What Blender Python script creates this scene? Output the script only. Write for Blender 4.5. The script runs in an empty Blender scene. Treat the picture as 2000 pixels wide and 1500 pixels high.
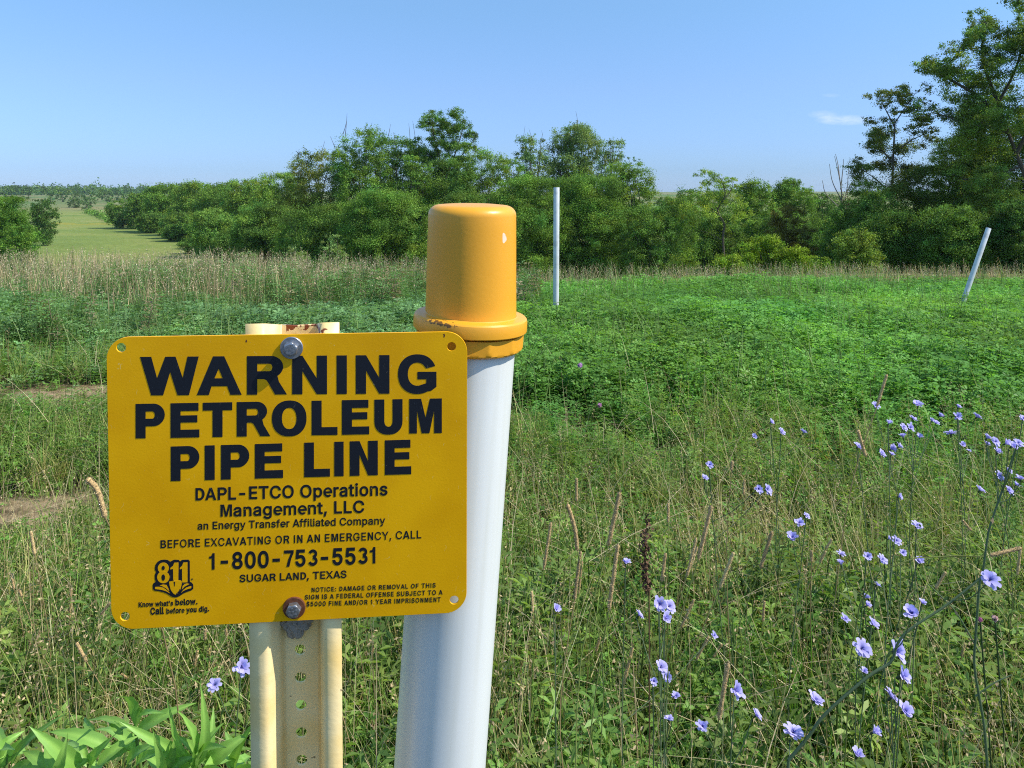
import bpy, bmesh, math, random
import numpy as np
from mathutils import Vector, Matrix

random.seed(11)
rng = np.random.default_rng(7)
S = bpy.context.scene
COL = S.collection

# ------------------------------------------------------------------ camera
F, HZ, CH = 1502.0, 380.0, 1.5          # focal length in photo pixels, horizon row, eye height
cam = bpy.data.cameras.new('camera')
cam.sensor_width = 36.0
cam.lens = 36.0 * F / 2000.0
cam.shift_y = -(750.0 - HZ) / 2000.0     # rising-front framing: verticals stay parallel
cam.clip_start = 0.05
cam.clip_end = 9000.0
camo = bpy.data.objects.new('camera', cam)
COL.objects.link(camo)
camo.location = (0, 0, CH)
camo.rotation_euler = (math.radians(90), 0, 0)
S.camera = camo

# ------------------------------------------------------------------ sky and sun
SUN = Vector((0.672, -0.135, 0.733)).normalized()
elev = math.asin(SUN.z)
azim = math.atan2(SUN.x, SUN.y)
w = bpy.data.worlds.new('World')
S.world = w
w.use_nodes = True
nt = w.node_tree
nt.nodes.clear()
def N(nt, typ, **kw):
    n = nt.nodes.new(typ)
    for k, v in kw.items():
        if k in n.inputs: n.inputs[k].default_value = v
        else: setattr(n, k, v)
    return n
sky = N(nt, 'ShaderNodeTexSky', sky_type='NISHITA', sun_disc=False)
sky.sun_elevation = elev
sky.sun_rotation = azim
sky.altitude = 200.0
sky.air_density = 1.15
sky.dust_density = 0.4
sky.ozone_density = 1.6
bg = N(nt, 'ShaderNodeBackground')
bg.inputs['Strength'].default_value = 0.15
out = N(nt, 'ShaderNodeOutputWorld')
# a small streak of cloud low in the sky, fixed to its compass direction
tc = N(nt, 'ShaderNodeTexCoord')
sep = N(nt, 'ShaderNodeSeparateXYZ')
nt.links.new(tc.outputs['Generated'], sep.inputs[0])
def M(nt, op, a, b=None, c=None):
    m = nt.nodes.new('ShaderNodeMath'); m.operation = op
    for i, v in enumerate((a, b, c)):
        if v is None: continue
        if isinstance(v, (int, float)): m.inputs[i].default_value = v
        else: nt.links.new(v, m.inputs[i])
    return m.outputs[0]
ax = M(nt, 'DIVIDE', sep.outputs['X'], sep.outputs['Y'])
az = M(nt, 'DIVIDE', sep.outputs['Z'], sep.outputs['Y'])
def streak(cx, cz, wx, wz):
    u = M(nt, 'DIVIDE', M(nt, 'SUBTRACT', ax, cx), wx)
    v = M(nt, 'DIVIDE', M(nt, 'SUBTRACT', az, cz), wz)
    r = M(nt, 'ADD', M(nt, 'MULTIPLY', u, u), M(nt, 'MULTIPLY', v, v))
    return M(nt, 'MAXIMUM', M(nt, 'SUBTRACT', 1.0, r), 0.0)
nz = N(nt, 'ShaderNodeTexNoise', Scale=60.0, Detail=5.0, Roughness=0.6)
mp = N(nt, 'ShaderNodeMapping'); mp.inputs['Scale'].default_value = (1, 1, 3)
nt.links.new(tc.outputs['Generated'], mp.inputs[0]); nt.links.new(mp.outputs[0], nz.inputs['Vector'])
shape = M(nt, 'ADD', streak(0.432, 0.0970, 0.040, 0.0075), M(nt, 'MULTIPLY', streak(0.405, 0.1040, 0.022, 0.006), 0.6))
shape = M(nt, 'ADD', shape, M(nt, 'MULTIPLY', streak(0.415, 0.129, 0.014, 0.003), 0.3))
cl = M(nt, 'MULTIPLY', shape, M(nt, 'MULTIPLY_ADD', nz.outputs[0], 1.6, -0.35))
cl = M(nt, 'MINIMUM', M(nt, 'MAXIMUM', M(nt, 'MULTIPLY', cl, 0.85), 0.0), 0.8)
front = M(nt, 'GREATER_THAN', sep.outputs['Y'], 0.05)
cl = M(nt, 'MULTIPLY', cl, front)
mx = nt.nodes.new('ShaderNodeMix'); mx.data_type = 'RGBA'
clear = nt.nodes.new('ShaderNodeMix'); clear.data_type = 'RGBA'; clear.blend_type = 'MULTIPLY'; clear.inputs[0].default_value = 1.0
nt.links.new(sky.outputs[0], clear.inputs[6]); 
grad = N(nt, 'ShaderNodeValToRGB'); ge = grad.color_ramp.elements     # clear morning sky: deeper blue towards the horizon, bright overhead
nt.links.new(sep.outputs['Z'], grad.inputs[0])
ge[0].position, ge[0].color = 0.0, (0.27, 0.41, 0.86, 1); ge[1].position, ge[1].color = 1.0, (0.92, 1.02, 0.92, 1)
for p_, c_ in ((0.03, (0.25, 0.38, 0.74, 1)), (0.135, (0.37, 0.468, 0.69, 1)), (0.23, (0.43, 0.565, 0.71, 1)), (0.5, (0.72, 0.86, 0.90, 1))): q_ = ge.new(p_); q_.color = c_
nt.links.new(grad.outputs[0], clear.inputs[7])
nt.links.new(cl, mx.inputs[0]); nt.links.new(clear.outputs[2], mx.inputs[6])
mx.inputs[7].default_value = (3.3, 3.8, 4.5, 1)
nt.links.new(mx.outputs[2], bg.inputs['Color'])
nt.links.new(bg.outputs[0], out.inputs['Surface'])

sl = bpy.data.lights.new('sun', 'SUN')
sl.energy = 3.3
sl.angle = math.radians(0.53)
sl.color = (1.0, 0.94, 0.84)
slo = bpy.data.objects.new('sun', sl)
COL.objects.link(slo)
slo.rotation_euler = SUN.to_track_quat('Z', 'Y').to_euler()
slo.location = (30, -5, 40)

S.view_settings.view_transform = 'Standard'
S.view_settings.look = 'None'
S.view_settings.exposure = 0.75
S.view_settings.gamma = 1.0
S.render.engine = 'CYCLES'
S.cycles.max_bounces = 6
S.cycles.diffuse_bounces = 3
S.cycles.glossy_bounces = 2
S.cycles.transmission_bounces = 4
S.cycles.transparent_max_bounces = 6
S.cycles.volume_bounces = 0
S.cycles.use_denoising = False
S.cycles.filter_width = 1.1

# ------------------------------------------------------------------ helpers
def P(px, py, d):
    return Vector(((px - 1000.0) / F * d, d, CH - (py - HZ) / F * d))

def tag(o, label=None, cat=None, group=None, kind=None):
    if label: o['label'] = label
    if cat: o['category'] = cat
    if group: o['group'] = group
    if kind: o['kind'] = kind
    return o

def empty(name, loc=(0, 0, 0), label=None, cat=None, group=None):
    o = bpy.data.objects.new(name, None)
    COL.objects.link(o)
    o.location = loc
    o.empty_display_size = 0.1
    return tag(o, label, cat, group)

def link(name, me, mat=None, parent=None):
    o = bpy.data.objects.new(name, me)
    COL.objects.link(o)
    if mat is not None and len(me.materials) == 0: me.materials.append(mat)
    if parent is not None: o.parent = parent
    return o

def mesh_np(name, V, Q, col=None, smooth=False):
    V = np.ascontiguousarray(V, dtype=np.float32).reshape(-1, 3)
    Q = np.ascontiguousarray(Q, dtype=np.int32)
    nf, k = Q.shape
    me = bpy.data.meshes.new(name)
    me.vertices.add(len(V)); me.vertices.foreach_set('co', V.ravel())
    me.loops.add(nf * k); me.loops.foreach_set('vertex_index', Q.ravel())
    me.polygons.add(nf); me.polygons.foreach_set('loop_start', np.arange(0, nf * k, k, dtype=np.int32))
    if smooth: me.polygons.foreach_set('use_smooth', np.ones(nf, dtype=bool))
    if col is not None:
        a = me.color_attributes.new('Col', 'FLOAT_COLOR', 'POINT')
        c = np.ones((len(V), 4), dtype=np.float32); c[:, :3] = col
        a.data.foreach_set('color', c.ravel())
    me.update(calc_edges=True)
    return me

class MB:
    """collects vertices, quads and colours"""
    def __init__(s): s.V = []; s.Q = []; s.C = []; s.n = 0
    def add(s, V, Q, C=(1, 1, 1)):
        V = np.asarray(V, dtype=np.float32).reshape(-1, 3); Q = np.asarray(Q, dtype=np.int64)
        s.V.append(V); s.Q.append(Q + s.n); s.n += len(V)
        C = np.asarray(C, dtype=np.float32)
        s.C.append(np.broadcast_to(C, (len(V), 3)) if C.ndim < 2 else C)
    def mesh(s, name, smooth=False):
        return mesh_np(name, np.concatenate(s.V), np.concatenate(s.Q), np.concatenate(s.C), smooth)

def unit(a):
    return a / np.maximum(np.linalg.norm(a, axis=-1, keepdims=True), 1e-9)

def tube(pts, rad, sides=6, cap=False):
    pts = np.asarray([tuple(p) for p in pts], dtype=float); n = len(pts)
    rad = np.broadcast_to(np.asarray(rad, dtype=float), (n,))
    t = np.gradient(pts, axis=0); t = unit(t)
    ref = np.array([0.0, 0.0, 1.0]) if abs(t[0][2]) < 0.9 else np.array([1.0, 0.0, 0.0])
    a = unit(np.cross(t, ref)); b = np.cross(t, a)
    ph = np.linspace(0, 2 * math.pi, sides, endpoint=False)
    V = pts[:, None, :] + rad[:, None, None] * (np.cos(ph)[None, :, None] * a[:, None, :] + np.sin(ph)[None, :, None] * b[:, None, :])
    i = np.arange(n - 1)[:, None] * sides; j = np.arange(sides)[None, :]; j2 = (j + 1) % sides
    Q = np.stack([i + j, i + j2, i + sides + j2, i + sides + j], -1).reshape(-1, 4)
    return V.reshape(-1, 3), Q

def spline(pts, n):
    """Catmull-Rom through the points"""
    p = np.asarray([tuple(q) for q in pts], dtype=float)
    if len(p) == 2: return p[0] + (p[1] - p[0]) * np.linspace(0, 1, n)[:, None]
    e = np.vstack([2 * p[0] - p[1], p, 2 * p[-1] - p[-2]])
    out = []
    for u in np.linspace(0, len(p) - 1 - 1e-6, n):
        k = int(u); f = u - k; a, b, c, d = e[k:k + 4]
        out.append(0.5 * (2 * b + (c - a) * f + (2 * a - 5 * b + 4 * c - d) * f * f + (3 * b - a - 3 * c + d) * f ** 3))
    return np.array(out)

_tabs = {}
def vnoise(x, y, scale=1.0, seed=0):
    """value noise 0..1"""
    if seed not in _tabs: _tabs[seed] = np.random.default_rng(1000 + seed).random((64, 64))
    T = _tabs[seed]; x = np.asarray(x, dtype=float) / scale + 17.3; y = np.asarray(y, dtype=float) / scale + 5.1
    xi = np.floor(x).astype(int); yi = np.floor(y).astype(int); fx = x - xi; fy = y - yi
    fx = fx * fx * (3 - 2 * fx); fy = fy * fy * (3 - 2 * fy)
    g = lambda a, b: T[a % 64, b % 64]
    return (g(xi, yi) * (1 - fx) + g(xi + 1, yi) * fx) * (1 - fy) + (g(xi, yi + 1) * (1 - fx) + g(xi + 1, yi + 1) * fx) * fy
def fbm(x, y, scale=1.0, seed=0):
    return (vnoise(x, y, scale, seed) * 0.55 + vnoise(x, y, scale / 2.1, seed + 1) * 0.3 + vnoise(x, y, scale / 4.3, seed + 2) * 0.15)
def sstep(a, b, x):
    t = np.clip((np.asarray(x, dtype=float) - a) / (b - a), 0, 1); return t * t * (3 - 2 * t)

def tz(x, y):
    """ground height: a field on a low plateau, a slope down to a meadow, far rises"""
    x = np.asarray(x, dtype=float); y = np.asarray(y, dtype=float)
    s = x / np.maximum(y, 1.0)
    drop = -6.5 * sstep(10.5, 55.0, y) * (1 - 0.25 * sstep(0.12, 0.42, s))
    rise = 7.2 * sstep(330.0, 900.0, y) + 9.0 * sstep(1000.0, 2600.0, y) + 3.0 * sstep(700.0, 1200.0, y) * (fbm(x, y, 420.0, 9) - 0.5)
    near = 0.05 * (vnoise(x, y, 1.7, 3) - 0.5) + 0.10 * (vnoise(x, y, 6.0, 4) - 0.5) * sstep(2.5, 6, y)
    return drop + rise + near * (1 - sstep(60, 120, y))
def tzs(x, y): return float(tz(np.array([x]), np.array([y]))[0])

# ------------------------------------------------------------------ materials
def mat(name, base=(0.5, 0.5, 0.5), rough=0.5, spec=0.5, metal=0.0):
    m = bpy.data.materials.new(name); m.use_nodes = True
    b = m.node_tree.nodes['Principled BSDF']
    b.inputs['Base Color'].default_value = (*base, 1)
    b.inputs['Roughness'].default_value = rough
    b.inputs['Specular IOR Level'].default_value = spec
    b.inputs['Metallic'].default_value = metal
    return m, m.node_tree, b

def leafmat(name, trans=0.3, rough=0.5, spec=0.4, nscale=0.0, tint=(1.25, 1.3, 0.6)):
    m, nt, b = mat(name, rough=rough, spec=spec)
    a = N(nt, 'ShaderNodeAttribute'); a.attribute_name = 'Col'
    nt.links.new(a.outputs['Color'], b.inputs['Base Color'])
    tr = N(nt, 'ShaderNodeBsdfTranslucent')
    mu = nt.nodes.new('ShaderNodeMix'); mu.data_type = 'RGBA'; mu.blend_type = 'MULTIPLY'; mu.inputs[0].default_value = 1.0
    nt.links.new(a.outputs['Color'], mu.inputs[6]); mu.inputs[7].default_value = (*tint, 1)
    nt.links.new(mu.outputs[2], tr.inputs['Color'])
    mix = N(nt, 'ShaderNodeMixShader'); mix.inputs[0].default_value = trans
    nt.links.new(b.outputs[0], mix.inputs[1]); nt.links.new(tr.outputs[0], mix.inputs[2])
    nt.links.new(mix.outputs[0], nt.nodes['Material Output'].inputs['Surface'])
    return m
M_LEAF = leafmat('tree_leaves', 0.33, 0.6, 0.12)
M_CROP = leafmat('crop_leaves', 0.42, 0.45, 0.22)
M_GRASS = leafmat('grass_blades', 0.28, 0.5, 0.2)
M_PETAL = leafmat('flower_petals', 0.35, 0.6, 0.2, tint=(1.0, 1.0, 1.05))
M_BROAD = leafmat('broad_leaves', 0.30, 0.45, 0.45)
M_BARK, _nt, _b = mat('bark', (0.07, 0.055, 0.045), 0.9, 0.2)
_n = N(_nt, 'ShaderNodeTexNoise', Scale=6.0, Detail=6.0); _r = N(_nt, 'ShaderNodeValToRGB')
_r.color_ramp.elements[0].color = (0.035, 0.028, 0.022, 1); _r.color_ramp.elements[1].color = (0.15, 0.125, 0.10, 1)
_nt.links.new(_n.outputs[0], _r.inputs[0]); _nt.links.new(_r.outputs[0], _b.inputs['Base Color'])

# ------------------------------------------------------------------ ground
BARE = [(-3.35, 5.75, .62, .34), (-2.15, 3.62, .34, .30), (-3.0, 3.75, .3, .2), (0.14, 5.1, .40, .24), (0.80, 4.4, .22, .15), (1.66, 3.95, .20, .14), (-2.6, 3.45, .2, .16), (.5, 4.7, .22, .14)]
def bare(x, y):
    f = np.ones_like(x)
    for bx, by, rx, ry in BARE:
        f = np.minimum(f, sstep(.4, 1.3, np.hypot((x - bx) / rx, (y - by) / ry) + 1.0 * (vnoise(x, y, .26, 30) - .5) + .9 * (vnoise(x, y, .09, 33) - .5)))
    return f

def build_ground():
    ys = np.concatenate([np.linspace(-6, 2.5, 30), np.linspace(2.6, 7, 90), np.linspace(7.2, 20, 64), np.geomspace(20.4, 3400, 130)])
    us = np.linspace(-1, 1, 241)
    V = []
    for y in ys:
        half = 9.0 + 1.15 * max(y, 0)
        x = us * half
        V.append(np.stack([x, np.full_like(x, y), tz(x, np.full_like(x, y))], -1))
    V = np.concatenate(V); m = len(us); n = len(ys)
    i = np.arange(n - 1)[:, None] * m; j = np.arange(m - 1)[None, :]
    Q = np.stack([i + j, i + j + 1, i + m + j + 1, i + m + j], -1).reshape(-1, 4)
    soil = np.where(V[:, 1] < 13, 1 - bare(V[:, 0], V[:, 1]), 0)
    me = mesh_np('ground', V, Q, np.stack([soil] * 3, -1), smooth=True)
    m_, nt, b = mat('ground_soil_and_meadow', rough=0.95, spec=0.1)
    g = N(nt, 'ShaderNodeNewGeometry'); sp = N(nt, 'ShaderNodeSeparateXYZ'); nt.links.new(g.outputs['Position'], sp.inputs[0])
    def ramp(sc, det, stops, rough=0.6):
        n_ = N(nt, 'ShaderNodeTexNoise', Scale=sc, Detail=det, Roughness=rough); nt.links.new(g.outputs['Position'], n_.inputs['Vector'])
        r = N(nt, 'ShaderNodeValToRGB'); e = r.color_ramp.elements
        e[0].position, e[0].color = stops[0][0], (*stops[0][1], 1); e[1].position, e[1].color = stops[-1][0], (*stops[-1][1], 1)
        for p_, c_ in stops[1:-1]: q = e.new(p_); q.color = (*c_, 1)
        nt.links.new(n_.outputs[0], r.inputs[0]); return r.outputs[0]
    def mixc(f, a, b_, mode='MIX'):
        x = nt.nodes.new('ShaderNodeMix'); x.data_type = 'RGBA'; x.blend_type = mode
        if isinstance(f, float): x.inputs[0].default_value = f
        else: nt.links.new(f, x.inputs[0])
        for k, v in ((6, a), (7, b_)):
            if isinstance(v, tuple): x.inputs[k].default_value = (*v, 1)
            else: nt.links.new(v, x.inputs[k])
        return x.outputs[2]
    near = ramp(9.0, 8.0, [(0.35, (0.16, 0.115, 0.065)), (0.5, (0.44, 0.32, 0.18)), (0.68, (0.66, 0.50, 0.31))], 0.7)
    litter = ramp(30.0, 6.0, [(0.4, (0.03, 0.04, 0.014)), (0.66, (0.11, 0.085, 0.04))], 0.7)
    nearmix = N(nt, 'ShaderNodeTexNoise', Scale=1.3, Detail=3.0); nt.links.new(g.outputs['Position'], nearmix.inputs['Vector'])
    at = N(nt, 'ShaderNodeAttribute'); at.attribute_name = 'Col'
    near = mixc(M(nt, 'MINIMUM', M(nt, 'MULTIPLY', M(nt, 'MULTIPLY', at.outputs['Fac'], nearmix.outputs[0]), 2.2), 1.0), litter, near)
    mead = ramp(0.035, 7.0, [(0.32, (0.13, 0.20, 0.045)), (0.5, (0.20, 0.25, 0.060)), (0.7, (0.29, 0.28, 0.090))], 0.65)
    fine = ramp(1.1, 4.0, [(0.3, (0.75, 0.75, 0.75)), (0.7, (1.15, 1.15, 1.15))])
    mead = mixc(1.0, mead, fine, 'MULTIPLY')
    # a strip of yellow bloom across the meadow
    bl = M(nt, 'SUBTRACT', 1.0, M(nt, 'ABSOLUTE', M(nt, 'DIVIDE', M(nt, 'SUBTRACT', sp.outputs['Y'], 212.0), 26.0)))
    n2 = N(nt, 'ShaderNodeTexNoise', Scale=0.06, Detail=6.0); nt.links.new(g.outputs['Position'], n2.inputs['Vector'])
    bl = M(nt, 'MULTIPLY', M(nt, 'MAXIMUM', bl, 0.0), M(nt, 'MULTIPLY', M(nt, 'GREATER_THAN', n2.outputs[0], 0.5), 0.55))
    mead = mixc(bl, mead, (0.34, 0.27, 0.035))
    far = mixc(M(nt, 'MINIMUM', M(nt, 'MAXIMUM', M(nt, 'DIVIDE', M(nt, 'SUBTRACT', sp.outputs['Y'], 330.0), 90.0), 0.0), 1.0), mead,
               ramp(0.008, 4.0, [(0.4, (0.10, 0.17, 0.05)), (0.6, (0.23, 0.21, 0.09))]))
    f = M(nt, 'MINIMUM', M(nt, 'MAXIMUM', M(nt, 'DIVIDE', M(nt, 'SUBTRACT', sp.outputs['Y'], 12.0), 8.0), 0.0), 1.0)
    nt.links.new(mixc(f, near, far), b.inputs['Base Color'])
    nb = N(nt, 'ShaderNodeTexNoise', Scale=26.0, Detail=8.0, Roughness=0.75); nt.links.new(g.outputs['Position'], nb.inputs['Vector'])
    bpn = N(nt, 'ShaderNodeBump'); bpn.inputs['Strength'].default_value = 0.9; bpn.inputs['Distance'].default_value = 0.06; nt.links.new(nb.outputs[0], bpn.inputs['Height']); nt.links.new(bpn.outputs[0], b.inputs['Normal'])
    o = link('ground', me, m_)
    tag(o, 'rolling ground of brown soil, field and pale green meadow', 'ground', kind='structure')
build_ground()

# ------------------------------------------------------------------ sign, post and bolts
_r = Vector((0.995643, 0.093244, -0.000489)).normalized()
_u = Vector((0.004524, -0.043073, 0.999062)); _u = (_u - _u.dot(_r) * _r).normalized()
_n = _r.cross(_u)
SIGN_O = Vector((-0.192213, 0.670875, CH - 0.247954))
SIGN_M = Matrix((( _r.x, _u.x, _n.x, SIGN_O.x), (_r.y, _u.y, _n.y, SIGN_O.y), (_r.z, _u.z, _n.z, SIGN_O.z), (0, 0, 0, 1)))

def suv(px, py, w=0.0):
    """photo pixel -> coordinates on a plane w in front of the sign face"""
    d = Vector(((px - 1000) / F, 1.0, -(py - HZ) / F)); c = Vector((0, 0, CH)); o = SIGN_O + _n * w
    t = (o - c).dot(_n) / d.dot(_n); p = c + d * t - o
    return (p.dot(_r), p.dot(_u))

def fill2d(name, polys, half, z=0.0, bevel=0.0, res=0):
    cu = bpy.data.curves.new(name, 'CURVE'); cu.dimensions = '2D'; cu.fill_mode = 'BOTH'
    cu.extrude = half * 1000; cu.bevel_depth = bevel * 1000; cu.bevel_resolution = res
    for q in polys:
        s = cu.splines.new('POLY'); s.points.add(len(q) - 1); s.use_cyclic_u = True
        s.points.foreach_set('co', np.array([(x * 1000, y * 1000, 0, 1) for x, y in q], dtype=np.float32).ravel())
    ob = bpy.data.objects.new(name, cu); COL.objects.link(ob)
    bpy.context.view_layer.update()
    me = bpy.data.meshes.new_from_object(ob.evaluated_get(bpy.context.evaluated_depsgraph_get()))
    bpy.data.objects.remove(ob); bpy.data.curves.remove(cu)
    me.name = name
    me.transform(Matrix.Translation((0, 0, z)) @ Matrix.Scale(0.001, 4))
    me.materials.clear()
    return me

def arc(cx, cy, rx, ry, a0, a1, n=14, e=1.0):
    o = []
    for i in range(n + 1):
        a = math.radians(a0 + (a1 - a0) * i / n); c, s = math.cos(a), math.sin(a)
        o.append((cx + rx * math.copysign(abs(c) ** e, c), cy + ry * math.copysign(abs(s) ** e, s)))
    return o

def join_meshes(name, mes):
    bm = bmesh.new()
    for m in mes: bm.from_mesh(m)
    me = bpy.data.meshes.new(name); bm.to_mesh(me); bm.free()
    return me

def lathe(name, prof, seg=96, rfun=None):
    """prof: list of (radius, height) from bottom to top, closed at ends when radius is 0"""
    V = []; n = len(prof)
    ph = np.linspace(0, 2 * math.pi, seg, endpoint=False)
    for r, z in prof:
        rr = np.full(seg, r) if rfun is None else rfun(r, z, ph)
        V.append(np.stack([rr * np.cos(ph), rr * np.sin(ph), np.full(seg, z)], -1))
    i = np.arange(n - 1)[:, None] * seg; j = np.arange(seg)[None, :]; j2 = (j + 1) % seg
    Q = np.stack([i + j, i + j2, i + seg + j2, i + seg + j], -1).reshape(-1, 4)
    me = mesh_np(name, np.concatenate(V), Q, smooth=True)
    me.set_sharp_from_angle(angle=math.radians(28))
    return me

# --- materials
M_SIGN, nt, b = mat('sign_yellow_paint', (0.9, 0.44, 0.002), 0.36, 0.3)
tcn = N(nt, 'ShaderNodeTexCoord')
n1 = N(nt, 'ShaderNodeTexNoise', Scale=14.0, Detail=4.0); nt.links.new(tcn.outputs['Object'], n1.inputs['Vector'])
r1 = N(nt, 'ShaderNodeValToRGB'); r1.color_ramp.elements[0].color = (0.83, 0.39, 0.0015, 1); r1.color_ramp.elements[1].color = (0.96, 0.48, 0.003, 1)
r1.color_ramp.elements[0].position = 0.35; r1.color_ramp.elements[1].position = 0.65
nt.links.new(n1.outputs[0], r1.inputs[0])
def scratches(nt, vec, sc, seed, thr):
    mp = N(nt, 'ShaderNodeMapping'); mp.inputs['Rotation'].default_value = (0, 0, seed); mp.inputs['Location'].default_value = (seed, seed * 2, 0)
    wv = N(nt, 'ShaderNodeTexNoise', Scale=sc * 0.3, Detail=2.0); nt.links.new(vec, wv.inputs['Vector'])
    ad = nt.nodes.new('ShaderNodeVectorMath'); ad.operation = 'MULTIPLY_ADD'; nt.links.new(wv.outputs[1], ad.inputs[0]); ad.inputs[1].default_value = (0.02, 0.02, 0); nt.links.new(vec, ad.inputs[2])
    nt.links.new(ad.outputs[0], mp.inputs[0]); mp.inputs['Scale'].default_value = (1, 0.13, 1)
    vo = N(nt, 'ShaderNodeTexVoronoi', Scale=sc); vo.feature = 'F1'; nt.links.new(mp.outputs[0], vo.inputs['Vector'])
    return M(nt, 'LESS_THAN', vo.outputs['Distance'], thr)
def flecks(nt, vec):
    a = scratches(nt, vec, 300.0, 0.5, 0.055); b_ = scratches(nt, vec, 260.0, 2.1, 0.05); c = scratches(nt, vec, 280.0, 4.0, 0.055)
    return M(nt, 'MAXIMUM', M(nt, 'MAXIMUM', a, b_), c)
fl = flecks(nt, tcn.outputs['Object'])
mx = nt.nodes.new('ShaderNodeMix'); mx.data_type = 'RGBA'
nt.links.new(M(nt, 'MULTIPLY', fl, 0.5), mx.inputs[0]); nt.links.new(r1.outputs[0], mx.inputs[6]); mx.inputs[7].default_value = (0.85, 0.62, 0.18, 1)
nt.links.new(mx.outputs[2], b.inputs['Base Color'])
bp = N(nt, 'ShaderNodeBump'); bp.inputs['Strength'].default_value = 0.05; bp.inputs['Distance'].default_value = 0.001
n3 = N(nt, 'ShaderNodeTexNoise', Scale=500.0, Detail=2.0); nt.links.new(tcn.outputs['Object'], n3.inputs['Vector'])
nt.links.new(n3.outputs[0], bp.inputs['Height']); nt.links.new(bp.outputs[0], b.inputs['Normal'])

M_INK, nt, b = mat('sign_black_ink', (0.010, 0.012, 0.018), 0.45, 0.4)
tcn = N(nt, 'ShaderNodeTexCoord'); fl = flecks(nt, tcn.outputs['Object'])
mx = nt.nodes.new('ShaderNodeMix'); mx.data_type = 'RGBA'
nt.links.new(M(nt, 'MULTIPLY', fl, 0.35), mx.inputs[0]); mx.inputs[6].default_value = (0.0085, 0.011, 0.018, 1); mx.inputs[7].default_value = (0.22, 0.19, 0.12, 1)
nt.links.new(mx.outputs[2], b.inputs['Base Color'])

M_POST, nt, b = mat('cream_enamel', rough=0.45, spec=0.5)
tcn = N(nt, 'ShaderNodeTexCoord'); sp = N(nt, 'ShaderNodeSeparateXYZ'); nt.links.new(tcn.outputs['Object'], sp.inputs[0])
n1 = N(nt, 'ShaderNodeTexNoise', Scale=22.0, Detail=5.0); nt.links.new(tcn.outputs['Object'], n1.inputs['Vector'])
r1 = N(nt, 'ShaderNodeValToRGB'); e = r1.color_ramp.elements
e[0].position, e[0].color = 0.3, (0.88, 0.62, 0.22, 1); e[1].position, e[1].color = 0.62, (0.93, 0.74, 0.38, 1)
nt.links.new(n1.outputs[0], r1.inputs[0])
n2 = N(nt, 'ShaderNodeTexNoise', Scale=55.0, Detail=6.0, Roughness=0.7); nt.links.new(tcn.outputs['Object'], n2.inputs['Vector'])
topm = M(nt, 'MAXIMUM', M(nt, 'SUBTRACT', 1.0, M(nt, 'DIVIDE', M(nt, 'ABSOLUTE', M(nt, 'SUBTRACT', sp.outputs['Y'], -0.006)), 0.009)), 0.0)
webm = M(nt, 'LESS_THAN', M(nt, 'ABSOLUTE', M(nt, 'SUBTRACT', sp.outputs['X'], 0.006)), 0.017)
rustf = M(nt, 'GREATER_THAN', M(nt, 'ADD', n2.outputs[0], M(nt, 'MULTIPLY', M(nt, 'MULTIPLY', topm, M(nt, 'ADD', webm, 0.35)), 0.19)), 0.70)
spots = N(nt, 'ShaderNodeTexNoise', Scale=120.0, Detail=2.0); nt.links.new(tcn.outputs['Object'], spots.inputs['Vector'])
dirt = M(nt, 'GREATER_THAN', spots.outputs[0], 0.735)
# a brown run of old paint in the corners of the channel
edge = M(nt, 'SUBTRACT', 1.0, M(nt, 'MINIMUM', M(nt, 'DIVIDE', M(nt, 'ABSOLUTE', M(nt, 'SUBTRACT', M(nt, 'ABSOLUTE', sp.outputs['X']), 0.0165)), 0.0025), 1.0))
mA = nt.nodes.new('ShaderNodeMix'); mA.data_type = 'RGBA'
nt.links.new(M(nt, 'MULTIPLY', edge, M(nt, 'MULTIPLY', n2.outputs[0], 0.9)), mA.inputs[0]); nt.links.new(r1.outputs[0], mA.inputs[6]); mA.inputs[7].default_value = (0.50, 0.29, 0.06, 1)
mB = nt.nodes.new('ShaderNodeMix'); mB.data_type = 'RGBA'
nt.links.new(M(nt, 'MULTIPLY', dirt, 0.75), mB.inputs[0]); nt.links.new(mA.outputs[2], mB.inputs[6]); mB.inputs[7].default_value = (0.06, 0.045, 0.03, 1)
mC = nt.nodes.new('ShaderNodeMix'); mC.data_type = 'RGBA'
nt.links.new(rustf, mC.inputs[0]); nt.links.new(mB.outputs[2], mC.inputs[6]); mC.inputs[7].default_value = (0.22, 0.055, 0.015, 1)
nt.links.new(mC.outputs[2], b.inputs['Base Color'])
bp = N(nt, 'ShaderNodeBump'); bp.inputs['Strength'].default_value = 0.25; bp.inputs['Distance'].default_value = 0.001
n4 = N(nt, 'ShaderNodeTexNoise', Scale=160.0, Detail=3.0); nt.links.new(tcn.outputs['Object'], n4.inputs['Vector'])
nt.links.new(n4.outputs[0], bp.inputs['Height']); nt.links.new(bp.outputs[0], b.inputs['Normal'])

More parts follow.
